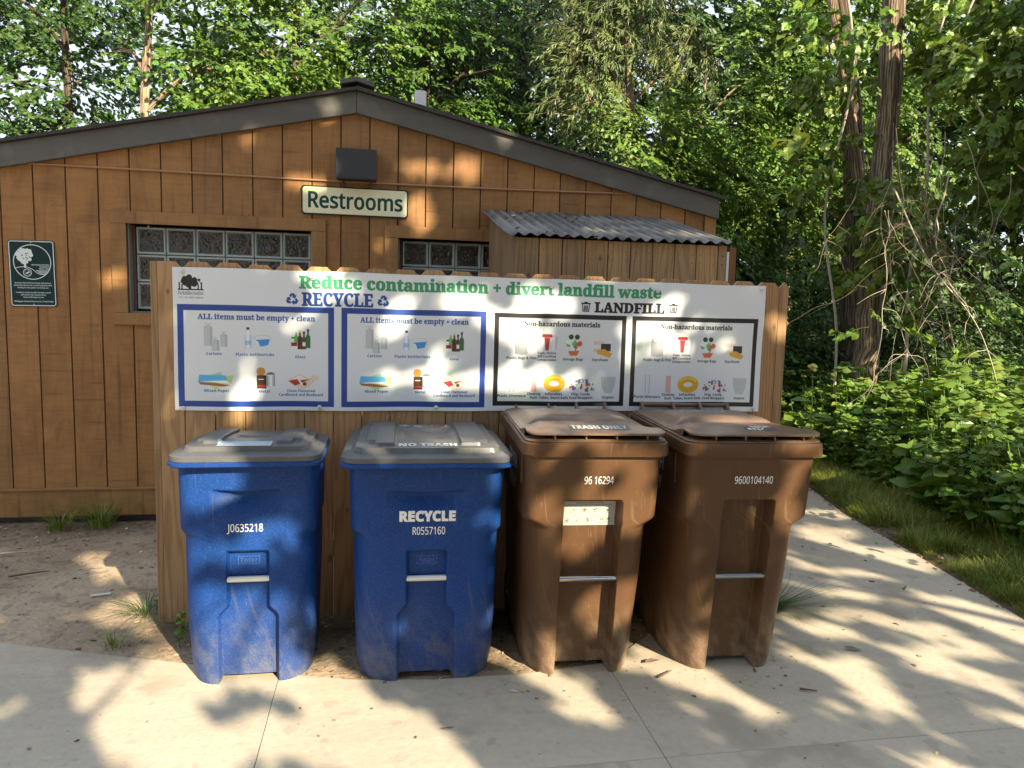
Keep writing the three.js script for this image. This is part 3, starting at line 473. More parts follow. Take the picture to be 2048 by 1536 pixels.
      bottle(X(381), 236, 12, 34, '#56b04c'); bottle(X(393), 258, 15, 60, '#4b2416', '#c9c07c'); bottle(X(406), 258, 14, 56, '#5a3a2a', '#231a16'); c.fillStyle = '#e6e0da'; c.fillRect(X(401), 234, 10, 14); bottle(X(419), 254, 15, 60, '#2c6a3a', '#17301f');
      words(['Glass'], X(394), 288, BL);
      poly('#bcd08c', [X(96), 356], [X(182), 346], [X(176), 372], [X(124), 394], [X(100), 376]); poly('#8fd0ac', [X(98), 350], [X(142), 336], [X(150), 352], [X(110), 366]); poly('#58a9de', [X(76), 346], [X(156), 348], [X(164), 366], [X(72), 370]); poly('#9b5a3f', [X(72), 370], [X(120), 372], [X(172), 380], [X(150), 384], [X(80), 378]); poly('#efe9e6', [X(76), 368], [X(160), 364], [X(172), 374], [X(120), 370]);
      words(['Mixed Paper'], X(129), 402, BL);
      c.fillStyle = '#c98a3a'; c.beginPath(); c.arc(X(268), 334, 14, 0, 7); c.fill(); c.fillStyle = G(X(255), 0, X(284), 0, ['#3a2a22', '#5a2c20', '#1c1512']); c.fillRect(X(255), 346, 30, 44); c.fillStyle = '#a03a24'; c.fillRect(X(257), 378, 26, 8); c.fillStyle = '#e9e2d2'; c.fillRect(X(260), 358, 18, 3); c.fillStyle = G(X(285), 0, X(314), 0, ['#8d908f', '#f2f2f1', '#7d8080']); c.fillRect(X(285), 346, 28, 36); c.fillStyle = '#6d6a5c'; c.beginPath(); c.ellipse(X(299), 344, 14, 8, 0, Math.PI, 0); c.fill();
      words(['Metal'], X(278), 404, BL);
      poly('#e2cbb4', [X(350), 362], [X(390), 340], [X(424), 356], [X(432), 344], [X(458), 350], [X(420), 384], [X(394), 394]); poly('#efe4d8', [X(368), 360], [X(392), 346], [X(414), 360], [X(394), 378]); poly('#a52b2c', [X(356), 364], [X(384), 358], [X(394), 374], [X(376), 380]); poly('#7d3b2a', [X(392), 362], [X(424), 358], [X(400), 370]); c.fillStyle = '#4d3a30'; c.beginPath(); c.arc(X(408), 374, 6, 0, 7); c.fill();
      words(['Clean Flattened', 'Cardboard and Boxboard'], X(396), 402, BL, 12);
    };
    recyclePanel(12, 491); recyclePanel(527, 487);
    const landfillPanel = (x, w) => {
      frame(x, 121, x + w, 446, 16, K); const k = w / 476, X = (q) => x + (q - 1043) * k;
      slab('Non-hazardous materials', X(1285), 164, 275 * k, 22, K, 1);
      poly('#9fa2a5', [X(1118), 262], [X(1116), 216], [X(1122), 190], [X(1128), 210], [X(1150), 210], [X(1158), 190], [X(1164), 216], [X(1162), 262], [X(1140), 267]); words(['Plastic Bags & Film'], X(1141), 281, K, 12);
      for (const q of [1200, 1240]) poly(G(X(q), 0, X(q + 30), 0, ['#d4d6d6', '#f0f0ef', '#b4b6b7']), [X(q), 200], [X(q + 31), 200], [X(q + 25), 250], [X(q + 5), 250]); poly('#b3353a', [X(1222), 204], [X(1242), 204], [X(1238), 249], [X(1227), 249]); poly('#a8282e', [X(1215), 192], [X(1249), 192], [X(1251), 203], [X(1213), 203]); c.fillStyle = '#cfcfce'; c.fillRect(X(1203), 196, 10, 5); c.fillRect(X(1252), 196, 12, 5);
      words(['Cups, Unless', 'BPI Certified', 'Compostable'], X(1232), 262, K, 11);
      const r2 = rng(8); for (let i = 0; i < 26; i++) { c.fillStyle = ['#2f5a2a', '#7fae55', '#a9c7d6', '#dce8ea', '#c75a3a', '#e6ece6'][Math.floor(r2() * 6)]; c.beginPath(); c.arc(X(1328 + (r2() - 0.5) * 44), 214 + r2() * 38, 4 + r2() * 6, 0, 7); c.fill(); } for (const q of [1318, 1340]) { c.fillStyle = '#25452a'; c.beginPath(); c.arc(X(q), 200, 9, 0, 7); c.fill(); } poly('#d9683f', [X(1308), 250], [X(1350), 248], [X(1340), 266], [X(1316), 266]);
      words(['Storage Bags'], X(1327), 283, K, 12);
      for (let i = 0; i < 4; i++) { c.fillStyle = ['#e7ded8', '#d6c8bf'][i % 2]; roundRect(c, X(1400), 200 + i * 13, 40, 13, 5); c.fill(); } c.fillStyle = '#2b2a2c'; c.fillRect(X(1428), 222, 36, 26); poly('#dba53a', [X(1412), 246], [X(1440), 240], [X(1470), 258], [X(1462), 272], [X(1416), 258]);
      words(['Styrofoam'], X(1426), 284, K, 12);
      c.strokeStyle = '#b4b8bb'; c.lineWidth = 3.5; c.beginPath(); c.moveTo(X(1100), 330); c.lineTo(X(1102), 396); c.moveTo(X(1116), 330); c.lineTo(X(1115), 398); c.stroke(); words(['Plastic Silverware'], X(1109), 415, K, 12);
      c.fillStyle = '#dba6a4'; c.fillRect(X(1178), 334, 19, 62); words(['Chewing', 'Gum'], X(1188), 407, K, 12);
      c.lineWidth = 21; c.strokeStyle = '#d9a514'; c.beginPath(); c.ellipse(X(1262), 366, 29, 20, 0, 0, 7); c.stroke(); c.lineWidth = 6; c.strokeStyle = '#f1cf4c'; c.beginPath(); c.ellipse(X(1262), 360, 30, 18, 0, 3.4, 6.0); c.stroke(); words(['Inflatables,', 'tubes, beach balls'], X(1262), 407, K, 12);
      for (let i = 0; i < 44; i++) { c.fillStyle = ['#c0393b', '#3a5fae', '#57a06a', '#efe7d7', '#e8e3ef', '#7b4aa0', '#8b5a33', '#e6d9c4'][Math.floor(r2() * 8)]; const q = X(1361 + (r2() - 0.5) * 88), y = 384 - r2() * 46 * (1 - Math.abs(q - X(1361)) / 70); c.fillRect(q, y, 4 + r2() * 9, 4 + r2() * 8); } words(['Chip, Candy,', 'Food Wrappers'], X(1361), 407, K, 12);
      poly('#bcbfc3', [X(1432), 340], [X(1488), 340], [X(1484), 376], [X(1474), 400], [X(1446), 400], [X(1436), 376]); c.fillStyle = '#c7cacd'; c.fillRect(X(1436), 372, 48, 2); words(['Diapers'], X(1461), 419, K, 12);
    };
    landfillPanel(1043, 476); landfillPanel(1541, 485);
  });
  const W = 3.065, H = 0.6937, nx = 170, ny = 40, g = new THREE.PlaneGeometry(W, H, nx, ny), p = g.attributes.position;
  for (let i = 0; i < p.count; i++) {
    const x = p.getX(i), y = p.getY(i), v = y / H + 0.5, e = Math.min(1, 4 * v * (1 - v) + 0.25);
    p.setZ(i, 0.006 + e * (0.008 * (fn((x + 5) * 1.1 + y * 0.8, y * 1.4, 3, 12) - 0.3) + 0.006 * Math.sin(x * 11 + y * 7 + 2 * fn(x * 2, y * 2, 2, 4)) * fn(x * 1.5 + 9, y * 2, 2, 9)));
    p.setY(i, y + 0.003 * Math.sin((x / W) * 6.283 * 5.5) * (v > 0.5 ? -1 : 1) * Math.abs(v - 0.5));
  }
  g.computeVertexNormals();
  const t = thing('banner', [0.474 + W / 2, 1.0687 + H / 2, 0.001], 'long white vinyl banner on the fence with recycle and landfill panels', 'banner');
  mesh('sheet', g, new THREE.MeshPhysicalMaterial({ map: tex, roughness: 0.42, side: THREE.DoubleSide, clearcoat: 0.15, clearcoatRoughness: 0.3 }), t);
  const gr = new THREE.CylinderGeometry(0.0105, 0.0115, 0.004, 20); gr.rotateX(Math.PI / 2);
  const hd = new THREE.SphereGeometry(0.0062, 10, 6); hd.scale(1, 1, 0.6);
  for (const [u, v] of [[30, 16], [434, 22], [852, 22], [1240, 24], [1630, 30], [2030, 12], [26, 456], [456, 452], [846, 452], [1268, 452], [1600, 450], [2026, 452]]) { const w = mesh('grommet', gr, dullSteel, t); w.position.set((u / 2048 - 0.5) * W, (0.5 - v / 464) * H, 0.013); const s = mesh('screw', hd, steel, w); s.position.z = 0.003; }
  mesh('cut_tie', tube([[W / 2 - 0.035, -H / 2 + 0.02, 0.012, 0.0015], [W / 2 - 0.045, -H / 2 - 0.02, 0.02, 0.0013], [W / 2 - 0.058, -H / 2 - 0.075, 0.014, 0.001]], 5, 4), rubber, t);
}

// ------------------------------------------------------------------ wheeled carts
// Each body is lofted from horizontal rings; hollows (grip recess, ledge, undercut shoulders) push the front in.
// Local axes: x across, y up, z from the back (0) to the front.
const BLUE = {
  H: 0.95, zf: () => 0.735, zb: (y) => lerp(0.12, 0.03, sm(0, 0.5, y)), lipTop: 0.967,
  w: (y, s) => s * lerp(lerp(0.302, 0.311, sm(0, 0.62, y)), lerp(0.3205, 0.328, clamp((y - 0.66) / 0.28)), sm(0.642, 0.668, y)) - s * 0.014 * sm(0.1, 0, y),
  rx: (y) => lerp(lerp(0.155, 0.105, sm(0.02, 0.3, y)), 0.062, sm(0.63, 0.68, y)), rz: (y) => lerp(lerp(0.16, 0.11, sm(0.02, 0.3, y)), 0.062, sm(0.63, 0.68, y)), bow: 0.014,
  recess: { top: 0.578, d: 0.036, soft: 0.013, hw: (y) => lerp(0.0875, 0.124, sm(0.345, 0.29, y)) },
  extra: (x, y, s) => { // the smile-shaped ledge
    const half = 0.172 * s, t = clamp(Math.abs(x) / half), lipY = 0.828 + 0.012 * t * t; if (t >= 1) return 0;
    return 0.042 * (1 - t * t) * sm(lipY + 0.003, lipY - 0.005, y) * sm(lipY - 0.1, lipY - 0.012, y);
  },
};
const BROWN = {
  H: 1.015, zf: (y) => lerp(0.745, 0.87, clamp(y / 0.99)), zb: (y) => lerp(0.1, 0.02, sm(0, 0.5, y)), lipTop: 1.072,
  w: (y, s) => s * (lerp(lerp(0.262, 0.274, sm(0, 0.68, y)), lerp(0.286, 0.289, clamp((y - 0.7) / 0.3)), sm(0.69, 0.738, y)) - 0.012 * sm(0.12, 0, y)),
  rx: (y) => lerp(0.118, 0.05, sm(0.69, 0.745, y)), rz: (y) => lerp(lerp(0.26, 0.2, sm(0, 0.6, y)), 0.06, sm(0.68, 0.745, y)), bow: 0.006,
  recess: { top: 0.815, d: 0.075, soft: 0.014, hw: (y) => 0.126 }, extra: () => 0,
};
function ring(sp, y, s) { const w = sp.w(y, s); return { w, zf: sp.zf(y), zb: sp.zb(y), rx: Math.min(sp.rx(y), w - sp.recess.hw(y) - 0.008), rz: sp.rz(y) }; }
function recessAt(sp, x, y) { const r = sp.recess; return r.d * sm(0, r.soft, r.hw(y) - Math.abs(x)) * sm(0, 0.01, r.top - y); }
function frontZ(sp, x, y, s = 1) {
  const r = ring(sp, y, s), ax = Math.abs(x), fl = r.w - r.rx;
  let z = r.zf - sp.bow * (x / r.w) ** 2;
  if (ax > fl) { const t = Math.min(1, (ax - fl) / r.rx); z = r.zf - sp.bow * (x / r.w) ** 2 - r.rz * (1 - Math.sqrt(Math.max(0, 1 - t * t))); }
  return z - recessAt(sp, x, y) - sp.extra(x, y, s);
}
function cartBody(sp, s) {
  const rows = 170, P = [], U = [], I = []; let n = 0;
  for (let j = 0; j <= rows; j++) {
    const t = j / rows, out = [], r0 = ring(sp, 0.02 + t * (sp.H - 0.02), s), fl = r0.w - r0.rx;
    const add = (x, z, front) => out.push([x, z, front]);
    const rb = 0.05, nf = 110, nc = 16;
    for (let i = 0; i <= 8; i++) { const a = (i / 8) * Math.PI / 2; add(-r0.w + rb - rb * Math.sin(a), r0.zb + rb - rb * Math.cos(a), 0); }
    for (let i = 1; i < 14; i++) add(-r0.w, lerp(r0.zb + rb, r0.zf - r0.rz, i / 14), 0);
    for (let i = 0; i <= nc; i++) { const a = (i / nc) * Math.PI / 2; add(-fl - r0.rx * Math.cos(a), r0.zf - r0.rz + r0.rz * Math.sin(a), 1); }
    for (let i = 1; i < nf; i++) add(lerp(-fl, fl, i / nf), r0.zf, 1);
    for (let i = nc; i >= 0; i--) { const a = (i / nc) * Math.PI / 2; add(fl + r0.rx * Math.cos(a), r0.zf - r0.rz + r0.rz * Math.sin(a), 1); }
    for (let i = 13; i > 0; i--) add(r0.w, lerp(r0.zb + rb, r0.zf - r0.rz, i / 14), 0);
    for (let i = 8; i >= 0; i--) { const a = (i / 8) * Math.PI / 2; add(r0.w - rb + rb * Math.sin(a), r0.zb + rb - rb * Math.cos(a), 0); }
    n = out.length; let per = 0, px = null, pz = 0;
    for (const [x, z, f] of out) {
      const inR = f ? sm(0, 0.02, sp.recess.hw(0) - Math.abs(x)) : 0, yb = f ? 0.026 * inR : 0, y = yb + t * (sp.H - yb);
      const zz = f ? z - sp.bow * (x / r0.w) ** 2 - recessAt(sp, x, y) - sp.extra(x, y, s) : z;
      if (px !== null) per += Math.hypot(x - px, z - pz); px = x; pz = z;
      P.push(x, y, zz); U.push(per / 0.5, y / 1.1);
    }
  }
  for (let j = 0; j < rows; j++) for (let i = 0; i < n - 1; i++) { const a = j * n + i, b = a + n; I.push(a, a + 1, b, b, a + 1, b + 1); }
  // back face closes the loop; a floor inside
  for (let j = 0; j < rows; j++) { const a = j * n + n - 1, b = a + n, c = j * n, d = c + n; I.push(a, c, b, b, c, d); }
  const g = new THREE.BufferGeometry(); g.setAttribute('position', new THREE.Float32BufferAttribute(P, 3)); g.setAttribute('uv', new THREE.Float32BufferAttribute(U, 2)); g.setIndex(I); g.computeVertexNormals(); return g;
}
// a collar lofted through rounded rectangles [halfWidth, front, back, cornerRadius, y]
function collar(rings) {
  const P = [], I = [], U = [], N = 16; let n = 0;
  for (const [w, zf, zb, r, y] of rings) {
    const o = []; for (const [cx, cz, a0] of [[w - r, zf - r, 0], [-(w - r), zf - r, 1], [-(w - r), zb + r, 2], [w - r, zb + r, 3]]) for (let i = 0; i <= N; i++) { const a = (a0 + i / N) * Math.PI / 2; o.push([cx + r * Math.cos(a), cz + r * Math.sin(a)]); }
    o.push(o[0]); n = o.length; for (const [x, z] of o) { P.push(x, y, z); U.push((x + z) / 0.5, y / 1.1); }
  }
  for (let j = 0; j < rings.length - 1; j++) for (let i = 0; i < n - 1; i++) { const a = j * n + i, b = a + n; I.push(a, b, a + 1, a + 1, b, b + 1); }
  const g = new THREE.BufferGeometry(); g.setAttribute('position', new THREE.Float32BufferAttribute(P, 3)); g.setAttribute('uv', new THREE.Float32BufferAttribute(U, 2)); g.setIndex(I); g.computeVertexNormals(); return toCreasedNormals(g, 0.7);
}
const rrDist = (x, z, w, zf, zb, r) => { const qx = Math.abs(x) - (w - r), zc = (zf + zb) / 2, qz = Math.abs(z - zc) - ((zf - zb) / 2 - r); return r - (Math.hypot(Math.max(qx, 0), Math.max(qz, 0)) + Math.min(Math.max(qx, qz), 0)); };
// a moulded lid: heights over a rounded rectangle, with a skirt down to bottom(x, z)
function lidGeo(w, zf, zb, r, h, bottom, nx = 130, nz = 150) {
  const P = [], U = [], I = [];
  const snap = (x, z) => { const zc = (zf + zb) / 2, sx = Math.sign(x) || 1, sz = Math.sign(z - zc) || 1, qx = Math.abs(x) - (w - r), qz = Math.abs(z - zc) - ((zf - zb) / 2 - r); if (qx > 0 && qz > 0) { const l = Math.max(qx, qz) / (Math.hypot(qx, qz) || 1); return [sx * (w - r + qx * l), zc + sz * ((zf - zb) / 2 - r + qz * l)]; } return [x, z]; };
  for (let j = 0; j <= nz; j++) for (let i = 0; i <= nx; i++) { const [x, z] = snap(lerp(-w, w, i / nx), lerp(zb, zf, j / nz)); P.push(x, h(x, z), z); U.push(x, z); }
  const at = (i, j) => j * (nx + 1) + i;
  for (let j = 0; j < nz; j++) for (let i = 0; i < nx; i++) I.push(at(i, j), at(i, j + 1), at(i + 1, j), at(i + 1, j), at(i, j + 1), at(i + 1, j + 1));
  const loop = []; for (let i = 0; i <= nx; i++) loop.push(at(i, nz)); for (let j = nz - 1; j >= 0; j--) loop.push(at(nx, j)); for (let i = nx - 1; i >= 0; i--) loop.push(at(i, 0)); for (let j = 1; j <= nz; j++) loop.push(at(0, j));
  const base = P.length / 3; for (const k of loop) { const x = P[k * 3], z = P[k * 3 + 2]; P.push(x, bottom(x, z), z); U.push(x, z + 0.02); }
  for (let i = 0; i < loop.length - 1; i++) I.push(loop[i], base + i, loop[i + 1], loop[i + 1], base + i, base + i + 1);
  const g = new THREE.BufferGeometry(); g.setAttribute('position', new THREE.Float32BufferAttribute(P, 3)); g.setAttribute('uv', new THREE.Float32BufferAttribute(U, 2)); g.setIndex(I); g.computeVertexNormals(); return toCreasedNormals(g, 0.75);
}
// print on a moulded face: a thin sheet that follows the surface z = f(x, y) (or y = f(x, z) on a lid)
function print(name, parent, tex, x0, x1, y0, y1, f, flat, lift = 0.0012, opaque) {
  const g = new THREE.PlaneGeometry(1, 1, 40, 24), p = g.attributes.position;
  for (let i = 0; i < p.count; i++) { const x = lerp(x0, x1, p.getX(i) + 0.5), y = lerp(y0, y1, p.getY(i) + 0.5); if (flat) p.setXYZ(i, x, f(x, y) + lift, y); else p.setXYZ(i, x, y, f(x, y) + lift); }
  g.computeVertexNormals();
  return mesh(name, g, std({ map: tex, transparent: !opaque, roughness: 0.5, side: THREE.DoubleSide }), parent);
}
const lettering = (text, w, h, px, o = {}) => canvas(w, h, (c) => {
  c.clearRect(0, 0, w, h); c.fillStyle = o.fill ?? '#e9e7e1'; c.strokeStyle = c.fillStyle; c.lineWidth = o.stroke ?? 2; c._stroke = true; c.font = (o.bold ? 'bold ' : '') + px + 'px sans-serif'; fit(c, text, w / 2, h * (o.base ?? 0.8), w * 0.94); c._stroke = false;
  if (o.worn) { c.globalCompositeOperation = 'destination-out'; const R = rng(o.worn); for (let i = 0; i < 260; i++) { c.globalAlpha = R() * 0.8; c.beginPath(); c.ellipse(R() * w, R() * h, 1 + R() * 9, 1 + R() * 4, R() * 3, 0, 7); c.fill(); } }
});
function wheels(t, x, zc, r = 0.13) { for (const s of [-1, 1]) { const w = new THREE.Group(); w.name = 'wheel'; t.add(w); const pts = [[0.5, -0.5], [0.86, -0.5], [1, -0.38], [1, 0.38], [0.86, 0.5], [0.5, 0.5]].map(([a, b]) => new THREE.Vector2(a * r, b * 0.055)), g = new THREE.LatheGeometry(pts, 36); g.rotateZ(Math.PI / 2); mesh('tyre', g, rubber, w); const hub = new THREE.CylinderGeometry(r * 0.52, r * 0.52, 0.04, 24); hub.rotateZ(Math.PI / 2); mesh('hub', hub, std({ color: col(0.03, 0.03, 0.03), roughness: 0.5 }), w); w.position.set(s * x, r, zc); } const ax = new THREE.CylinderGeometry(0.009, 0.009, x * 2 + 0.06, 12); ax.rotateZ(Math.PI / 2); ax.translate(0, r, zc); mesh('axle', ax, dullSteel, t); }
function gripBar(t, sp, y, mat) { const hw = sp.recess.hw(y) - 0.002, g = new THREE.CylinderGeometry(0.0125, 0.0125, hw * 2, 20); g.rotateZ(Math.PI / 2); g.translate(0, y, sp.zf(y) - 0.019); mesh('grip_bar', g, mat, t); }

function blueCart(pos, turn, s, label, no, opt) {
  const t = thing('recycling_cart', pos, label, 'recycling cart'); t.rotation.y = turn;
  const dz = opt.dz ?? 0, sp = { ...BLUE, zf: () => 0.735 + dz, zb: (y) => BLUE.zb(y) + (opt.back ?? 0) };
  mesh('body', cartBody(sp, s), blueMat, t);
  const W = s < 1 ? 0.3025 : 0.3615, F = 0.8 + dz, bk = opt.back ?? 0;
  mesh('rim', collar([[W - 0.035, 0.737 + dz, 0.03 + bk, 0.06, 0.936], [W - 0.006, F - 0.012, 0.002 + bk, 0.07, 0.942], [W + 0.002, F, bk, 0.075, 0.949], [W + 0.002, F, bk, 0.075, 0.96], [W - 0.006, F - 0.008, 0.006 + bk, 0.07, 0.967], [W - 0.03, F - 0.04, 0.03 + bk, 0.06, 0.967]]), blueMat, t);
  const lw = W - 0.004, lf = F - 0.006, pw = lw - 0.05;
  const h = (x, z) => {
    const e = rrDist(x, z, lw, lf, 0.004 + bk, 0.07), pe = rrDist(x, z, pw, lf - 0.05, 0.02 + bk, 0.05), ax = Math.abs(x);
    let y = 0.988 + 0.005 * sm(0, 0.01, e) + 0.007 * sm(0.01, 0.05, e) - (s < 1 ? 0.026 : 0.012) * sm(lf - 0.1, bk, z); y = Math.max(y, 0.9765);
    y += 0.021 * sm(0, 0.006, pe) + 0.006 * sm(bk, 0.35, z) * sm(0.75, 0.4, z) * sm(0, 0.1, pe);
    const strap = Math.min(ax - pw * 0.44, pw * 0.86 - ax, z - 0.04 - bk, lf - 0.105 + (ax > pw * 0.72 ? -0.05 : 0) - z); y += 0.014 * sm(0, 0.007, strap);
    const well = Math.min(pw * 0.43 - ax, z - 0.2 - bk, lf - 0.24 - z); y -= 0.014 * sm(0, 0.05, well);
    return y;
  };
  mesh('lid', lidGeo(lw, lf, 0.004 + bk, 0.07, h, (x, z) => 0.968 - (s < 1 ? 0.0 : 0.0) * z), greyLid, t);
  const rib = []; for (const x of [-0.2, 0.2]) rib.push(rbox(x * s - 0.02, x * s + 0.02, 0.94, 0.985, bk - 0.028, bk + 0.008, 0.006)); for (const r of rib) mesh('hinge', r, greyLid, t);
  gripBar(t, sp, 0.452, dullSteel); wheels(t, 0.25 * s, 0.12 + bk, 0.115);
  const fz = (x, y) => frontZ(sp, x, y, s);
  print('number', t, lettering(no, 512, 128, 120, { stroke: 2 }), opt.nx - 0.075, opt.nx + 0.075, opt.ny - 0.024, opt.ny + 0.024, fz);
  if (opt.word) print('lettering', t, lettering('RECYCLE', 512, 120, 116, { bold: true, stroke: 9, base: 0.86 }), 0.0 - 0.128, 0.128, 0.7, 0.758, fz);
  print('maker_emblem', t, canvas(256, 110, (c) => { c.strokeStyle = 'rgba(120,160,235,.3)'; c.fillStyle = 'rgba(120,160,235,.22)'; c.lineWidth = 6; c.strokeRect(10, 10, 236, 90); c.font = 'bold 82px sans-serif'; c._stroke = false; fit(c, 'Toter', 128, 84, 200); }), -0.046, 0.046, 0.508, 0.548, fz);
  const lid = (x, z) => h(x, z);
  if (opt.lid === 'text') { print('lettering', t, lettering('NO TRASH', 512, 100, 96, { bold: true, stroke: 6, worn: 3, fill: '#c9c9c5' }), -0.135, 0.135, 0.715 + dz, 0.635 + dz, lid, true); print('worn_sticker', t, canvas(256, 64, (c) => { c.fillStyle = 'rgba(205,205,205,.75)'; const R = rng(6); for (let i = 0; i < 60; i++) c.fillRect(R() * 240, R() * 56, 4 + R() * 26, 2 + R() * 9); c.fillStyle = 'rgba(170,50,40,.8)'; c.fillRect(170, 10, 60, 24); }), -0.13, 0.13, 0.19, 0.09, lid, true); } else print('sticker', t, canvas(256, 110, (c) => { c.fillStyle = '#9eabb0'; c.fillRect(0, 0, 256, 110); c.fillStyle = '#7fa0b8'; c.fillRect(0, 0, 256, 34); c.fillStyle = '#7f8d8d'; const R = rng(2); for (let i = 0; i < 30; i++) c.fillRect(10 + R() * 220, 44 + R() * 54, 6 + R() * 22, 3); }), -0.118, 0.095, 0.735 + dz, 0.645 + dz, lid, true, 0.0015, true);
  return t;
}
function brownCart(pos, turn, label, no, opt) {
  const t = thing('trash_cart', pos, label, 'trash cart'), sp = { ...BROWN, recess: { ...BROWN.recess, hw: () => opt.hw } }; t.rotation.y = turn;
  mesh('body', cartBody(sp, 1), brownMat, t);
  const W = 0.312, F = 0.9;
  mesh('rim', collar([[0.285, 0.868, 0.02, 0.05, 1.009], [W - 0.004, F - 0.004, 0.002, 0.058, 1.013], [W, F, 0, 0.06, 1.019], [W - 0.002, F - 0.002, 0, 0.06, 1.065], [W - 0.008, F - 0.008, 0.006, 0.056, 1.071], [W - 0.03, F - 0.03, 0.03, 0.05, 1.071]]), brownMat, t);
  const lw = W - 0.012, lf = F - 0.01;
  mesh('lid_base', collar([[lw - 0.03, lf - 0.03, 0.04, 0.05, 1.07], [lw - 0.002, lf - 0.002, 0.012, 0.056, 1.072], [lw, lf, 0.01, 0.056, 1.075], [lw, lf, 0.01, 0.056, 1.077], [lw - 0.006, lf - 0.006, 0.016, 0.052, 1.0815], [lw - 0.07, lf - 0.12, 0.05, 0.03, 1.082]]), brownLid, t);
  const hw = lw - 0.006, hf = F - 0.002;
  const h = (x, z) => {
    const e = rrDist(x, z, hw, hf, 0.02, 0.06), side = hw - Math.abs(x);
    let y = 1.086 + 0.024 * sm(0.66, 0.8, z) + 0.026 * sm(0.02, 0.1, side) * sm(0.84, 0.64, z) + 0.003 * sm(0, 0.012, e) + 0.006 * sm(0.895, 0.8, z) * sm(0.6, 0.7, z);
    y += 0.02 * sm(0.58, 0.5, z) * sm(0.03, 0.16, side) * sm(0.02, 0.3, z) - 0.013 * sm(0.03, 0.0, Math.abs(z - 0.575)) * sm(0.03, 0.08, side);
    y -= 0.013 * sm(0.6, 0.3, z) * sm(0.03, 0.16, side) + 0.022 * sm(0.25, 0.02, z) * sm(0.02, 0.11, side); return y;
  };
  mesh('lid', lidGeo(hw, hf, 0.02, 0.06, h, (x, z) => (z > 0.79 ? h(x, z) - 0.007 : 1.0822)), brownLid, t);
  const ribs = [rbox(-hw + 0.03, hw - 0.03, 1.082, 1.108, 0.77, 0.79, 0.003)]; for (const x of [-0.18, -0.05, 0.08, 0.21]) ribs.push(rbox(x - 0.004, x + 0.004, 1.0815, 1.1065, 0.79, 0.878, 0.002)); for (const g of ribs) mesh('lid_rib', g, brownLid, t);
  // carrying bar on lugs at the back
  const bar = new THREE.CylinderGeometry(0.012, 0.012, 0.5, 18); bar.rotateZ(Math.PI / 2); bar.translate(0.02, 1.106, -0.045); mesh('carrying_bar', bar, brownLid, t);
  for (const x of [-0.225, -0.05, 0.1, 0.255]) { const s = new THREE.Shape(); s.moveTo(0.02, 1.0); s.lineTo(-0.066, 1.088); s.lineTo(-0.066, 1.12); s.lineTo(-0.036, 1.124); s.lineTo(0.04, 1.06); const g = new THREE.ExtrudeGeometry(s, { depth: 0.01, bevelEnabled: true, bevelSize: 0.0015, bevelThickness: 0.0015, bevelOffset: -0.0015, bevelSegments: 1 }); g.rotateY(-Math.PI / 2); g.translate(x + 0.005, 0, 0); mesh('lug', uvMetres(g), brownLid, t); }
  for (const s of [-1, 1]) mesh('side_rib', rbox(s * 0.288 - 0.006, s * 0.288 + 0.006, 0.86, 0.998, 0.69, 0.71, 0.004), brownMat, t);
  gripBar(t, sp, 0.455, opt.bar); wheels(t, 0.235, 0.1, 0.125);
  const fz = (x, y) => frontZ(sp, x, y, 1);
  print('number', t, lettering(no, 512, 128, 122, { stroke: 1.5, worn: opt.worn }), opt.nx - opt.nw / 2, opt.nx + opt.nw / 2, opt.ny - 0.024, opt.ny + 0.024, fz);
  if (opt.sticker) {
    const st = print('landfill_sticker', t, canvas(512, 300, (c, W, H) => {
      c.fillStyle = '#d6d6cb'; c.fillRect(0, 0, W, H); c.fillStyle = '#1d1c1a'; c.fillRect(0, 4, W, 36); c.fillStyle = '#e8e6de'; c._stroke = false; c.font = 'bold 30px serif'; fit(c, 'LANDFILL', W / 2, 33, 130); c.fillRect(150, 12, 14, 20); c.fillRect(348, 12, 14, 20);
      c.fillStyle = '#2a2926'; c.font = 'bold 18px serif'; fit(c, 'THESE GO TO THE LANDFILL', W / 2, 64, 270); c.font = '14px serif'; fit(c, 'Please keep your recycling in the blue carts nearby', W / 2, 84, 430);
      const R = rng(3); for (const [x, y, f] of [[90, 130, '#aeb0ae'], [200, 128, '#b04a42'], [310, 126, '#56684f'], [430, 134, '#3c3534'], [40, 236, '#5a5d58'], [130, 232, '#b8bab6'], [240, 234, '#6a6f78'], [380, 244, '#b0403c'], [440, 236, '#57624c']]) { for (let i = 0; i < 12; i++) { c.fillStyle = i % 3 ? f : '#8d918c'; c.fillRect(x - 18 + R() * 30, y - 20 + R() * 34, 5 + R() * 9, 4 + R() * 8); } c.fillStyle = '#55544f'; c.fillRect(x - 28, y + 26, 54, 4); }
    }), -0.115, 0.118, 0.685, 0.812, (x, y) => sp.zf(y) - 0.075 + 0.004, false, 0.001, true); st.material.color.setRGB(0.6, 0.6, 0.58);
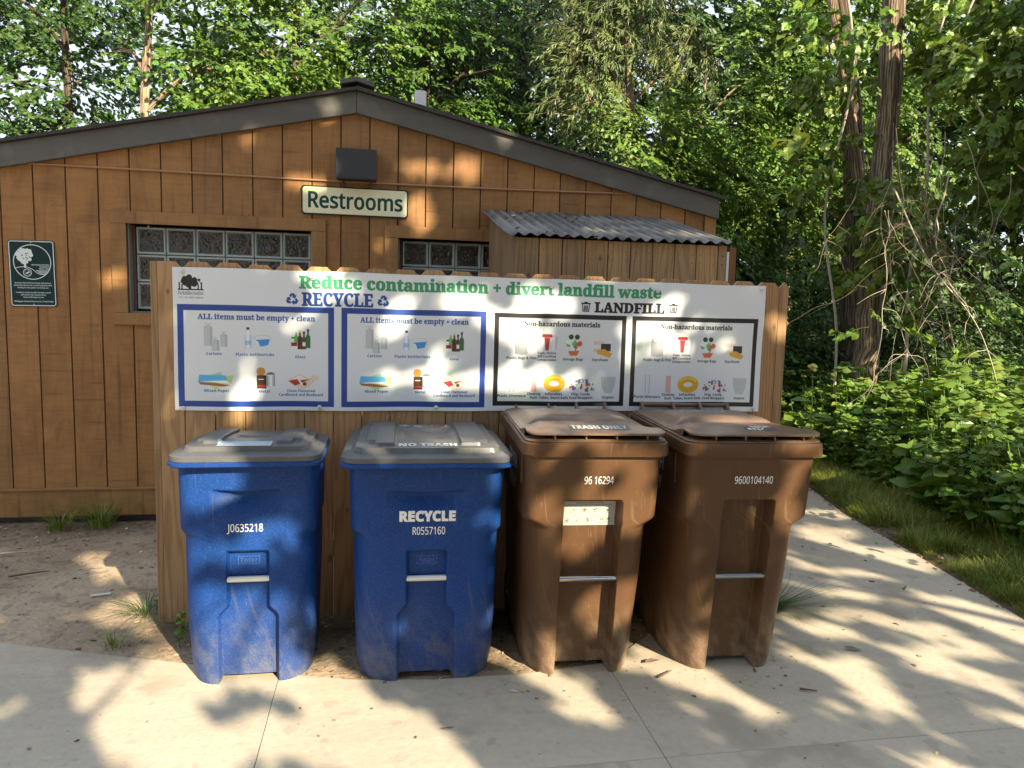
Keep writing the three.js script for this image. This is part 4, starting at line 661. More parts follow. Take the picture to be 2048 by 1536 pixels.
    print('lettering', t, canvas(640, 110, (c, W, H) => { c.fillStyle = 'rgba(78,84,84,.85)'; c.fillRect(0, 4, W, H - 8); c.fillStyle = '#b4b2a9'; c.strokeStyle = '#b4b2a9'; c.lineWidth = 3; c._stroke = true; c.font = 'bold 92px sans-serif'; fit(c, 'TRASH ONLY', W / 2, 88, W * 0.93); c._stroke = false; c.globalCompositeOperation = 'destination-out'; const R = rng(21); for (let i = 0; i < 190; i++) { c.globalAlpha = R() * 0.8; c.beginPath(); c.ellipse(R() * W, R() * H, 2 + R() * 12, 1 + R() * 4, R() * 3, 0, 7); c.fill(); } c.globalAlpha = 1; }), -0.11, 0.15, 0.845, 0.755, h, true);
  } else print('worn_lettering', t, canvas(400, 170, (c, W, H) => { c.fillStyle = 'rgba(70,76,78,.9)'; c.fillRect(20, 50, W - 60, 90); c.fillStyle = '#cfd3d3'; c.strokeStyle = '#cfd3d3'; c.lineWidth = 4; c._stroke = true; c.font = 'bold 62px sans-serif'; fit(c, 'TRASH', W / 2 + 10, 82, 220); fit(c, 'ONLY', 130, 138, 180); c._stroke = false; c.globalCompositeOperation = 'destination-out'; const R = rng(5); for (let i = 0; i < 120; i++) { c.beginPath(); c.ellipse(R() * W, R() * H, 3 + R() * 16, 2 + R() * 6, R() * 3, 0, 7); c.fill(); } }), -0.03, 0.13, 0.85, 0.74, h, true);
  // remains of a large white sticker on the crown of the lid, and lettering on the flank
  print('worn_sticker', t, canvas(400, 200, (c, W, H) => { const R = rng(opt.seed); for (let i = 0; i < 170; i++) { c.fillStyle = ['rgba(176,182,184,.7)', 'rgba(120,128,132,.7)', 'rgba(205,205,200,.6)'][i % 3]; c.save(); c.translate(R() * W, R() * H); c.rotate((R() - 0.5) * 0.8); c.fillRect(-20, -4, 10 + R() * 40, 2 + R() * 9); c.restore(); } }), -0.16, 0.12, 0.4, 0.16, h, true);
  { const g = new THREE.PlaneGeometry(0.3, 0.2, 1, 1); g.rotateY(-Math.PI / 2); g.translate(-0.2905, 0.87, 0.42); const tx = canvas(512, 340, (c) => { c.fillStyle = '#b9b7b0'; c._stroke = false; c.font = 'bold 150px sans-serif'; fit(c, 'TRASH', 256, 150, 470); fit(c, 'ONLY', 256, 310, 400); }); mesh('lettering', g, std({ map: tx, transparent: true, roughness: 0.6, side: THREE.DoubleSide }), t); }
  return t;
}
blueCart([0.918, 0, 0.015], 0.0, 0.858, 'smaller blue recycling cart with grey lid, numbered J0635218, beside the fence end', 'J0635218', { dz: -0.07, back: 0.13, nx: -0.006, ny: 0.676 });
blueCart([1.676, 0, 0.012], -0.027, 1, 'wide blue recycling cart lettered RECYCLE with NO TRASH on its grey lid', 'R0557160', { nx: 0.006, ny: 0.664, word: true, lid: 'text' });
brownCart([2.385, 0, 0.03], -0.05, 'brown trash cart with a white landfill sticker on its front', '96 16294', { nx: 0.015, nw: 0.135, ny: 0.905, hw: 0.127, bar: chrome, sticker: true, worn: 4, seed: 11 });
brownCart([3.07, 0, 0.07], -0.05, 'brown trash cart numbered 9600104140 with a bare front, next to the path', '9600104140', { nx: 0.005, nw: 0.185, ny: 0.905, hw: 0.117, bar: std({ color: col(0.3, 0.33, 0.36), metalness: 0.9, roughness: 0.35 }), seed: 14 });

// ------------------------------------------------------------------ foliage
// Leaves are small folded faces gathered on sprays (a twig along +x, its upper side towards +y); a crown holds many sprays.
function leafInto(A, p, d, n, len, wid, R, shade) {
  const D = d.clone().normalize(), S = new THREE.Vector3().crossVectors(n, D).normalize(), N = new THREE.Vector3().crossVectors(D, S);
  const q = (t, w, f) => [p.x + D.x * t * len + S.x * w * wid + N.x * f * len, p.y + D.y * t * len + S.y * w * wid + N.y * f * len, p.z + D.z * t * len + S.z * w * wid + N.z * f * len];
  const c = shade ?? 0.75 + R() * 0.5, warm = 0.9 + R() * 0.25, cc = [c * warm, c, c * (0.8 + R() * 0.3)], droop = 0.05 + R() * 0.12, fold = 0.1 + R() * 0.1;
  const base = q(0, 0, 0), mid = q(0.5, 0, -droop * 0.25), tip = q(1, 0, -droop);
  for (const s of [-1, 1]) {
    const e1 = q(0.22, s * 0.4, fold * 0.35), e2 = q(0.52, s * 0.46, fold * 0.4 - droop * 0.25), e3 = q(0.8, s * 0.22, fold * 0.15 - droop * 0.65);
    for (const tri of [[base, e1, mid], [e1, e2, mid], [e2, e3, mid], [mid, e3, tip]]) { const t = s > 0 ? tri : [tri[0], tri[2], tri[1]]; for (const v of t) { A.P.push(...v); A.C.push(...cc); } }
  }
}
function lobedInto(A, p, d, n, size, R) { // a broad three-lobed vine leaf
  const D = d.clone().normalize(), S = new THREE.Vector3().crossVectors(n, D).normalize(), N = new THREE.Vector3().crossVectors(D, S), c = 0.7 + R() * 0.6, cc = [c * (0.9 + R() * 0.3), c, c * 0.9];
  const o = [[0.02, 0], [-0.1, 0.28], [0.14, 0.52], [0.32, 0.44], [0.5, 0.55], [0.58, 0.36], [0.72, 0.26], [1, 0]], q = (t, w) => { const f = -0.22 * t * t + 0.16 * Math.abs(w) - 0.3 * w * w; return [p.x + (D.x * t + S.x * w + N.x * f) * size, p.y + (D.y * t + S.y * w + N.y * f) * size, p.z + (D.z * t + S.z * w + N.z * f) * size]; };
  const c0 = q(0.3, 0);
  for (const s of [-1, 1]) for (let i = 0; i < o.length - 1; i++) { const a = q(o[i][0], s * o[i][1]), b = q(o[i + 1][0], s * o[i + 1][1]); for (const v of s > 0 ? [c0, a, b] : [c0, b, a]) { A.P.push(...v); A.C.push(...cc); } }
}
function twigInto(A, a, b, r, c) { // a three-sided twig
  const d = new THREE.Vector3().subVectors(b, a).normalize(), u = new THREE.Vector3(0.3, 1, 0.2).cross(d).normalize(), w = new THREE.Vector3().crossVectors(d, u);
  const at = (p, k, s) => { const t = (k / 3) * 6.283; return [p.x + (u.x * Math.cos(t) + w.x * Math.sin(t)) * s, p.y + (u.y * Math.cos(t) + w.y * Math.sin(t)) * s, p.z + (u.z * Math.cos(t) + w.z * Math.sin(t)) * s]; };
  for (let k = 0; k < 3; k++) for (const v of [at(a, k, r), at(a, k + 1, r), at(b, k, r * 0.4), at(b, k, r * 0.4), at(a, k + 1, r), at(b, k + 1, r * 0.4)]) { A.P.push(...v); A.C.push(...c); }
}
const fin = (A) => { const g = new THREE.BufferGeometry(); g.setAttribute('position', new THREE.Float32BufferAttribute(A.P, 3)); g.setAttribute('color', new THREE.Float32BufferAttribute(A.C, 3)); g.computeVertexNormals(); return g; };
const V = (x, y, z) => new THREE.Vector3(x, y, z);
const TW = [1.6, 0.95, 1.3];
function spray(seed, { n = 22, len = 0.4, leaf = 0.075, wid = 0.045, spread = 0.16, hang = 0, lobed = false, side = 3, tilt = 0.55 }) {
  const R = rng(seed), A = { P: [], C: [] }, pts = []; let p = V(0, 0, 0), d = V(1, 0.05, 0);
  for (let i = 0; i <= 5; i++) { pts.push(p.clone()); d = d.add(V(0, (R() - 0.5) * 0.3 - hang * 0.28, (R() - 0.5) * 0.4)).normalize(); p = p.clone().addScaledVector(d, len / 5); }
  const at = (t) => { const k = Math.min(4.999, t * 5), i = Math.floor(k); return pts[i].clone().lerp(pts[i + 1], k - i); };
  for (let i = 0; i < 5; i++) twigInto(A, pts[i], pts[i + 1], 0.0042 * (1 - i / 6), TW);
  const shoots = []; for (let k = 0; k < side; k++) { const t = 0.2 + 0.7 * (k + R() * 0.6) / side, a = at(t), s = k % 2 ? 1 : -1, b = a.clone().add(V(spread * (0.5 + R() * 0.5), (R() - 0.6) * spread * 0.7 - hang * 0.1, s * spread * (0.7 + R() * 0.7))); twigInto(A, a, b, 0.0026, TW); shoots.push([a, b]); }
  for (let i = 0; i < n; i++) {
    let q, dir; const s = i % 2 ? 1 : -1;
    if (i < n * 0.45 || !shoots.length) { const t = 0.12 + 0.88 * R(); q = at(t); dir = V(0.55 + 0.4 * t, -0.15 - hang * 0.7 + (R() - 0.5) * 0.5, s * (0.9 - 0.5 * t)); }
    else { const [a, b] = shoots[Math.floor(R() * shoots.length)], t = 0.15 + 0.85 * R(); q = a.clone().lerp(b, t); dir = b.clone().sub(a).normalize().multiplyScalar(0.7).add(V((R() - 0.3) * 0.9, -0.15 - hang * 0.7 + (R() - 0.5) * 0.5, (R() - 0.5) * 1.3)); }
    const nrm = V((R() - 0.5) * 2 * tilt, 1, (R() - 0.5) * 2 * tilt).normalize(), k = 0.7 + R() * 0.55;
    if (lobed) lobedInto(A, q, dir, nrm, leaf * k, R); else leafInto(A, q, dir, nrm, leaf * k, wid * 2 * k * 0.5 * 1.1, R);
  }
  return fin(A);
}
const SPRAYS = {
  maple: [1, 2, 3].map((s) => spray(s, { n: 44, len: 0.42, leaf: 0.068, wid: 0.047, side: 4 })), fine: [11, 12, 13].map((s) => spray(s, { n: 38, len: 0.42, leaf: 0.058, wid: 0.036, spread: 0.18, side: 4 })),
  willow: [21, 22, 23].map((s) => spray(s, { n: 34, len: 0.55, leaf: 0.1, wid: 0.019, spread: 0.16, hang: 0.5, side: 4 })), vine: [31, 32, 33].map((s) => spray(s, { n: 20, len: 0.6, leaf: 0.11, lobed: true, spread: 0.2, hang: 0.5, side: 2, tilt: 0.7 })),
  bush: [41, 42, 43].map((s) => spray(s, { n: 30, len: 0.4, leaf: 0.07, wid: 0.042, spread: 0.18, side: 4 })), small: [51, 52].map((s) => (() => { const R = rng(s), A = { P: [], C: [] }; twigInto(A, V(-0.09, 0, 0), V(-0.05, 0, 0), 0.002, TW); leafInto(A, V(-0.055, 0, 0), V(1, 0, 0), V(0.2, 1, 0.1), 0.095, 0.1, R, 1); return fin(A); })()), far: [61, 62].map((s) => spray(s, { n: 34, len: 0.75, leaf: 0.13, wid: 0.085, spread: 0.34, side: 5 })),
};
const KX = SUN.x / SUN.z, KY = SUN.y / SUN.z, M4 = new THREE.Matrix4();
// crown: sprays strewn through ellipsoid clusters [x, y, z, rx, ry, rz, count], fuller towards the outside
function crown(parent, sprays, mat, clusters, seed, { size = 1, keep = null, tint = 0.25, thresh = 0.36, freq = 1.5, shell = 0.45, droop = 0.2, sunny = 1 } = {}) {
  const R = rng(seed), lists = sprays.map(() => []), X = V(), Y = V(), Z = V();
  for (const [cx, cy, cz, rx, ry, rz, n] of clusters) for (let i = 0; i < n; i++) {
    const d = V(R() - 0.5, R() - 0.5, R() - 0.5); if (d.length() > 0.5 || d.length() < 0.02) { i -= 0.35; continue; } d.normalize();
    const r = Math.pow(R(), shell), p = V(cx + d.x * r * rx, cy + d.y * r * ry, cz + d.z * r * rz);
    if (fn(p.x * freq + p.z * 0.6 * freq, p.y * freq + p.z * 0.45 * freq, 3, seed) < thresh || p.y < 0.05) continue;
    if (keep && !keep(p)) continue;
    X.set(d.x + (R() - 0.5) * 0.9, (d.y * 0.5 - droop + (R() - 0.5) * 0.7), d.z + (R() - 0.5) * 0.9).normalize(); Z.crossVectors(X, V((R() - 0.5) * 0.8 + sunny * 0.5, 1, (R() - 0.5) * 0.8 + sunny * 0.85)).normalize(); Y.crossVectors(Z, X);
    const s = size * (0.75 + R() * 0.55), m = new THREE.Matrix4().makeBasis(X.clone().multiplyScalar(s), Y.clone().multiplyScalar(s), Z.clone().multiplyScalar(s)).setPosition(p);
    const h = 1 - tint + 2 * tint * R(), w = 0.92 + R() * 0.2; lists[Math.floor(R() * sprays.length)].push([m, new THREE.Color(h * w, h, h * (0.85 + R() * 0.25))]);
  }
  lists.forEach((l, k) => { if (!l.length) return; const im = new THREE.InstancedMesh(sprays[k], mat, l.length); l.forEach(([m, c], i) => { im.setMatrixAt(i, m); im.setColorAt(i, c); }); im.name = parent === scene ? 'foliage' : 'crown'; im.castShadow = im.receiveShadow = true; im.userData.kind = 'stuff'; parent.add(im); });
}
// a limb from the trunk out into a cluster, with thinner branches fanning from it
function limbGeo(from, to, r0, rx, ry, R, n = 5) {
  const m = from.clone().lerp(to, 0.5).add(V((R() - 0.5) * 0.2, 0.12 * to.distanceTo(from), (R() - 0.5) * 0.2)), g = [tube([[from.x, from.y, from.z, r0], [m.x, m.y, m.z, r0 * 0.72], [to.x, to.y, to.z, r0 * 0.42]], 7, 5)];
  for (let i = 0; i < n; i++) { const s = m.clone().lerp(to, 0.3 + 0.7 * R()), e = to.clone().add(V((R() - 0.5) * 1.7 * rx, (R() - 0.35) * 1.5 * ry, (R() - 0.5) * 1.7 * rx)), k = s.clone().lerp(e, 0.55).add(V(0, 0.08, 0)); g.push(tube([[s.x, s.y, s.z, r0 * 0.36], [k.x, k.y, k.z, r0 * 0.22], [e.x, e.y, e.z, r0 * 0.08]], 5, 3)); }
  return merge(g);
}
function tree(label, trunk, clusters, sprays, leaf, barkM, seed, opt = {}, group) {
  const [bx, by, bz] = trunk[0], t = thing(opt.name ?? 'tree', [bx, by, bz], label, opt.category ?? 'tree', group), R = rng(seed);
  const loc = trunk.map(([x, y, z, r]) => [x - bx, y - by, z - bz, r]); mesh('trunk', tube(loc, 14, 6, 0.14, seed), barkM, t);
  const cl = clusters.map(([x, y, z, a, b, c, n]) => [x - bx, y - by, z - bz, a, b, c, n]), top = loc[loc.length - 1];
  for (const c of cl) {
    const to = V(c[0], c[1], c[2]), hy = Math.min(top[1], Math.max(loc[0][1] + 0.4, c[1] - 0.5 * Math.hypot(c[0], c[2]) - 0.3)); let k = 0; while (k < loc.length - 2 && loc[k + 1][1] < hy) k++;
    const u = clamp((hy - loc[k][1]) / (loc[k + 1][1] - loc[k][1])), from = V(lerp(loc[k][0], loc[k + 1][0], u), lerp(loc[k][1], loc[k + 1][1], u), lerp(loc[k][2], loc[k + 1][2], u)), r = lerp(loc[k][3], loc[k + 1][3], u);
    if (!opt.noLimbs) mesh('limb', limbGeo(from, to, Math.min(r * 0.55, 0.06), c[3], c[4], R, opt.twigs ?? 5), barkM, t);
  }
  crown(t, sprays, leaf, cl, seed + 1, { ...opt, keep: opt.keep ? (p) => opt.keep(V(p.x + bx, p.y + by, p.z + bz)) : null });
  return t;
}

// ------------------------------------------------------------------ trees
// The trees that shade the place stand on the sunny side, behind the viewer. Openings in their crowns let the sun through in spots:
// [x, y, half width, half height] where an opening's beam meets the fence plane z = 0.
const OPENINGS = [[-0.23,-0.17,0.13,0.06],[-0.03,-0.29,0.14,0.09],[0.17,-0.31,0.14,0.09],[0.29,-0.58,0.18,0.12],[-0.07,-0.57,0.12,0.12],[0.50,-0.65,0.10,0.09],[0.46,-0.76,0.13,0.08],[-0.40,-0.63,0.10,0.11],
[0.55,-0.81,0.11,0.05],[-0.06,0.31,0.17,0.14],[0.02,0.25,0.10,0.07],[0.26,0.00,0.10,0.08],[-0.09,-0.05,0.13,0.05],[1.33,-0.71,0.08,0.07],[1.36,-0.56,0.10,0.06],[1.30,-0.84,0.07,0.06],
[1.85,-0.64,0.11,0.08],[2.00,-0.60,0.09,0.06],[1.96,-0.73,0.09,0.06],[1.97,-0.83,0.09,0.05],[2.01,-0.90,0.08,0.04],[2.75,-0.72,0.12,0.06],[2.67,-0.82,0.11,0.05],[2.52,-0.95,0.09,0.04],
[3.05,-0.50,0.11,0.05],[3.41,-0.43,0.14,0.05],[3.58,-0.54,0.14,0.05],[3.46,-0.70,0.13,0.05],[1.75,-0.33,0.07,0.06],[1.72,-0.41,0.04,0.04],[4.85,0.44,0.15,0.08],[5.60,0.71,0.17,0.08],
[6.18,1.14,0.19,0.10],[4.64,0.14,0.18,0.06],[4.08,-0.04,0.14,0.05],[4.02,-0.32,0.15,0.04],[3.13,-0.86,0.10,0.04],[3.98,0.02,0.07,0.04],[3.71,-0.25,0.15,0.04],[4.30,-0.11,0.14,0.04],
[0.42,1.56,0.06,0.08],[0.64,1.51,0.04,0.04],[0.74,1.46,0.06,0.10],[0.46,1.27,0.15,0.07],[0.69,1.31,0.05,0.04],[2.55,3.96,0.11,0.12],[2.73,3.85,0.09,0.09],[2.81,3.73,0.06,0.07],
[4.03,3.70,0.10,0.04],[1.40,3.32,0.12,0.06],[2.27,3.47,0.18,0.05],[2.57,3.50,0.09,0.09],[2.23,3.14,0.08,0.14],[2.73,4.19,0.20,0.05],[4.04,3.87,0.12,0.04],[1.92,2.91,0.04,0.04],
[0.29,3.88,0.09,0.04],[0.12,2.58,0.09,0.05],[1.55,3.84,0.08,0.05],[1.01,3.62,0.06,0.04],[2.89,2.45,0.07,0.08],[3.34,2.40,0.06,0.08],[3.54,2.44,0.05,0.12],[3.70,2.38,0.05,0.07],
[3.92,2.36,0.06,0.06],[0.38,1.39,0.04,0.14],[0.43,1.48,0.04,0.05],[0.41,1.19,0.04,0.15],[0.38,0.92,0.04,0.10],[1.06,1.01,0.07,0.04],[1.31,0.99,0.14,0.04],[1.51,1.02,0.10,0.04],
[1.69,1.02,0.13,0.05],[1.89,1.02,0.12,0.05],[2.05,1.02,0.04,0.04],[3.63,1.33,0.06,0.16],[3.61,1.13,0.09,0.09],[3.67,1.68,0.04,0.04],[0.65,1.77,0.06,0.04],[0.85,1.78,0.06,0.04],
[2.51,1.78,0.05,0.04],[2.84,1.77,0.06,0.04],[0.70,1.74,0.08,0.04],[0.80,1.67,0.10,0.05],[1.03,1.72,0.07,0.05],[0.79,1.58,0.12,0.04],[1.80,1.61,0.15,0.06],[0.87,1.45,0.07,0.05],
[1.13,1.40,0.09,0.08],[1.09,1.26,0.08,0.06],[1.43,1.41,0.14,0.06],[1.77,1.42,0.09,0.09],[1.94,1.39,0.07,0.09],[1.60,1.30,0.11,0.06],[1.77,1.24,0.12,0.06],[2.20,1.61,0.09,0.07],
[2.45,1.63,0.10,0.09],[2.53,1.36,0.10,0.10],[2.35,1.28,0.12,0.05],[2.60,1.20,0.12,0.06],[2.77,1.36,0.04,0.06],[3.21,1.32,0.09,0.08],[3.42,1.23,0.10,0.13],[2.88,1.21,0.07,0.04],
[2.37,1.15,0.11,0.04],[1.31,1.11,0.06,0.04],[0.65,0.40,0.04,0.04],[0.67,0.32,0.04,0.06],[0.52,0.43,0.06,0.04],[0.31,-0.06,0.04,0.05],[0.30,-0.26,0.04,0.04],[0.48,-0.30,0.05,0.05],
[0.50,0.52,0.08,0.04],[1.09,0.43,0.08,0.04],[1.19,0.36,0.08,0.04],[1.45,0.29,0.06,0.08],[1.35,0.43,0.05,0.04],[1.50,0.41,0.05,0.04],[1.44,0.07,0.06,0.07],[1.49,-0.08,0.04,0.09],
[1.23,0.06,0.06,0.04],[1.27,0.22,0.05,0.04],[1.46,0.18,0.05,0.05],[1.23,-0.40,0.04,0.04],[1.32,-0.10,0.04,0.04],[1.13,0.25,0.04,0.04],[1.62,0.23,0.08,0.04],[1.65,0.15,0.06,0.04],
[1.63,0.02,0.08,0.09],[1.83,0.03,0.06,0.07],[1.78,-0.04,0.04,0.04],[1.88,-0.17,0.05,0.04],[1.82,-0.29,0.04,0.06],[1.63,-0.38,0.08,0.08],[1.99,-0.43,0.04,0.04],[1.88,0.35,0.06,0.04],
[1.87,0.50,0.04,0.04],[2.34,0.26,0.08,0.06],[2.39,0.29,0.05,0.04],[2.32,0.05,0.05,0.12],[2.38,0.54,0.12,0.04],[2.31,0.47,0.06,0.04],[2.53,0.48,0.05,0.04],[2.43,-0.14,0.04,0.07],
[1.87,-0.37,0.04,0.04]];
const beam = (p) => { const t = p.z / SUN.z; return [p.x - t * SUN.x, p.y - t * SUN.y]; };
function shades(p) {
  const [a, b] = beam(p), m = CANOPY_M;
  if (((a - 1.9) / 0.19) ** 2 + ((b - 0.26) / 0.11) ** 2 < 1) return true;
  for (const [x, y, w, h] of OPENINGS) { const k = y > 1.04 && y < 1.85 ? 0.98 : y > 2.2 && y < 2.48 && x > 2.7 ? 1.5 : 1.22, dx = (a - x) / (w * k + m), dy = (b - y) / (h * k + m); if (dx * dx + dy * dy < 1) return false; }
  if (((b < -0.48 && a < 0.75) || (a < -0.05 && b < -0.1)) && fn(a * 3.1 + 4, b * 4.6, 3, 57) > 0.43) return false;
  if (a > 2.0 && b < -0.62 && fn(a * 2.4 + b * 2, b * 4.4 - a * 1.2, 3, 63) > 0.5) return false;
  if (a > 3.75 && b < 1.6 && fn(a * 2.1 + b * 1.3, b * 6.5 - a * 0.6, 3, 91) > 0.5) return false;
  return true;
}
const CANOPY_M = 0.022;
{
  // one belt of crowns about 8 m out along the sun's direction
  const at = (a, b, t) => [a + SUN.x * t, b + SUN.y * t, SUN.z * t];
  const trunks = [[1.2, 6.9], [4.8, 6.6], [8.3, 6.8]];
  trunks.forEach(([x, z], k) => {
    const cl = []; const a0 = [-2.2, 1.1, 4.4][k], w = [1.9, 1.9, 1.9][k];
    for (const b of [-3.4, -1.7, 0.0, 1.7, 3.3, 4.7]) for (const da of [-0.85, 0.85]) { const [cx, cy, cz] = at(a0 + da, b, 8.3 + b * 0.1); if (cy > 1.2) cl.push([cx, cy, cz, 1.5, 1.3, 0.55, Math.round(3600 * (b > 1.5 ? 1.9 : 1.15))]); }
    tree(['broad leafy tree on the sunny side, shading the wall', 'broad leafy tree on the sunny side, shading the banner', 'broad leafy tree on the sunny side, shading the path'][k], k === 1 ? [[5.3, -0.1, z, 0.16], [4.95, 2.5, z, 0.12], [4.72, 3.6, z, 0.1], [4.55, 4.6, z, 0.09], [4.16, 5.8, z, 0.08], [3.95, 9.5, z, 0.05]] : [[x, -0.1, z, 0.2], [x + 0.1, 2.5, z, 0.17], [x - 0.05, 5, z, 0.14], [x, 9.5, z, 0.06]], cl, SPRAYS.small, L.maple, bark, 300 + k * 7, { keep: shades, thresh: 0, tint: 0.2, shell: 0.5, twigs: 3, droop: 0.1 });
  });
}
// behind the building
const dense = (list, k = 1.7) => list.map((c) => [c[0], c[1], c[2], c[3], c[4], c[5], Math.round(c[6] * k)]);
tree('slim pale-trunked tree standing behind the low part of the roof', [[-2.0, -0.1, -8.2, 0.085], [-2.02, 3, -8.2, 0.075], [-1.97, 4.6, -8.2, 0.062], [-1.86, 6, -8.2, 0.045], [-1.8, 7.4, -8.2, 0.03]], dense([[-2.9, 6.5, -8.4, 1.1, 0.7, 1, 110], [-1.2, 6.4, -8.1, 1.1, 0.8, 1, 150], [-2.4, 5.3, -8.6, 0.7, 0.5, 0.7, 40], [-1.0, 5.1, -8.5, 0.8, 0.6, 0.8, 70], [-0.6, 3.9, -8.6, 0.9, 0.8, 0.7, 100]], 1.3), SPRAYS.maple, L.maple, barkPale, 401, { thresh: 0.42 });
tree('dark leafy tree behind the far end of the roof, with sky showing through', [[-3.6, -0.1, -9.6, 0.09], [-3.5, 3, -9.6, 0.08], [-3.55, 6, -9.6, 0.05], [-3.5, 7.5, -9.6, 0.03]], dense([[-4.6, 6.3, -9.4, 1.2, 0.9, 1, 150], [-3.4, 5.0, -9.6, 1.1, 0.9, 1, 140], [-4.4, 4.2, -9.5, 1.0, 0.6, 0.8, 120], [-3.0, 3.7, -9.3, 1.1, 0.6, 0.8, 110], [-5.2, 3.3, -9, 1.2, 0.7, 0.8, 110], [-3.4, 6.8, -9.8, 1.2, 0.6, 1, 110]], 1.25), SPRAYS.maple, L.dark, barkDark, 411, { thresh: 0.42, freq: 1.9 });
tree('small leafy tree behind the roof between the pale trunk and the ridge', [[0.2, -0.1, -8.8, 0.1], [0.25, 3, -8.8, 0.09], [0.1, 5.6, -8.8, 0.06], [0.2, 7.4, -8.8, 0.03]], dense([[-0.4, 5.4, -8.6, 1.0, 0.8, 0.9, 170], [0.9, 5.9, -8.6, 1.1, 0.9, 0.9, 190], [0.3, 6.9, -8.8, 1.4, 0.6, 1, 170], [0.6, 4.5, -8.4, 1.2, 0.7, 0.8, 190], [-0.6, 4.2, -8.7, 1.0, 0.6, 0.8, 110], [1.6, 4.2, -8.6, 0.9, 0.6, 0.7, 130]]), SPRAYS.maple, L.light, bark, 421, { thresh: 0.4 });
tree('full green tree rising directly behind the ridge vent', [[2.3, -0.1, -9.6, 0.13], [2.35, 3, -9.6, 0.11], [2.2, 6, -9.6, 0.07], [2.3, 8, -9.6, 0.03]], dense([[1.9, 6.2, -9.3, 1.2, 0.9, 1, 210], [2.9, 5.6, -9.3, 1.2, 0.9, 1, 210], [2.2, 4.8, -9.2, 1.2, 0.7, 0.9, 190], [2.6, 7.1, -9.6, 1.5, 0.7, 1, 190], [3.3, 4.3, -9.3, 1.1, 0.7, 0.8, 160]]), SPRAYS.maple, L.maple, barkDark, 431, { thresh: 0.38 });
tree('dark tree with hidden trunk behind the white vent pipe', [[4.2, -0.1, -10.6, 0.14], [4.2, 3, -10.6, 0.12], [4.1, 6, -10.6, 0.08], [4.2, 8.5, -10.6, 0.04]], dense([[3.7, 6.3, -10.2, 1.2, 1, 1, 200], [4.6, 5.2, -10.2, 1.2, 0.9, 1, 190], [3.8, 4.4, -10.2, 1.2, 0.8, 0.9, 170], [4.6, 7.3, -10.4, 1.4, 0.8, 1, 160], [5.2, 4.0, -10.2, 1.1, 0.7, 0.9, 150]]), SPRAYS.fine, L.dark, barkDark, 441, { thresh: 0.36 });
tree('pale grey-green willow with narrow hanging leaves above the far slope of the roof', [[5.55, -0.1, -8.0, 0.1], [5.5, 3, -8.0, 0.085], [5.42, 4.6, -8.0, 0.07], [5.3, 5.6, -8.0, 0.055], [5.12, 6.6, -8.0, 0.04], [4.9, 7.6, -8, 0.02]], dense([[5.0, 6.2, -7.9, 0.8, 0.7, 0.8, 130], [5.8, 6.3, -7.9, 0.9, 0.7, 0.8, 150], [4.6, 5.6, -7.8, 0.6, 0.55, 0.6, 80], [6.3, 5.6, -7.8, 0.6, 0.6, 0.7, 90], [5.3, 7.0, -8, 1.3, 0.6, 0.9, 150], [4.5, 4.9, -7.7, 0.5, 0.4, 0.5, 40]]), SPRAYS.willow, L.willow, barkPale, 451, { thresh: 0.36, droop: 0.45 });
tree('small-leaved bright bush tree behind the low corner trim of the roof', [[6.2, -0.1, -7.4, 0.07], [6.2, 2, -7.4, 0.06], [6.3, 4, -7.4, 0.04], [6.4, 5.4, -7.4, 0.02]], dense([[5.5, 4.3, -7.2, 0.7, 0.45, 0.6, 130], [6.6, 4.5, -7.1, 0.9, 0.7, 0.7, 210], [5.9, 3.5, -7.0, 0.9, 0.6, 0.7, 210], [7.2, 3.6, -7.0, 0.9, 0.8, 0.7, 210], [7.4, 5.3, -7.2, 0.9, 0.8, 0.8, 210], [6.6, 2.6, -6.9, 1.0, 0.6, 0.7, 190]]), SPRAYS.fine, L.light, barkPale, 461, { thresh: 0.38, freq: 2.2 });
tree('leafy tree between the bright bush and the vine-covered trunks', [[8.2, -0.1, -7.8, 0.1], [8.2, 3, -7.8, 0.085], [8.1, 6, -7.8, 0.05], [8.1, 7.6, -7.8, 0.03]], dense([[7.9, 6.2, -7.4, 1.1, 0.9, 0.9, 230], [8.7, 5.2, -7.4, 1.1, 0.9, 0.9, 210], [7.9, 4.2, -7.2, 0.9, 0.8, 0.8, 190], [8.6, 3.2, -7.2, 1.0, 0.8, 0.8, 170], [9.6, 6.4, -7.4, 1.2, 0.9, 0.9, 210], [10.2, 4.6, -7.4, 1.3, 1.1, 0.9, 230], [8.9, 7.3, -7.6, 1.5, 0.6, 0.9, 170]]), SPRAYS.maple, L.light, bark, 471, { thresh: 0.38 });
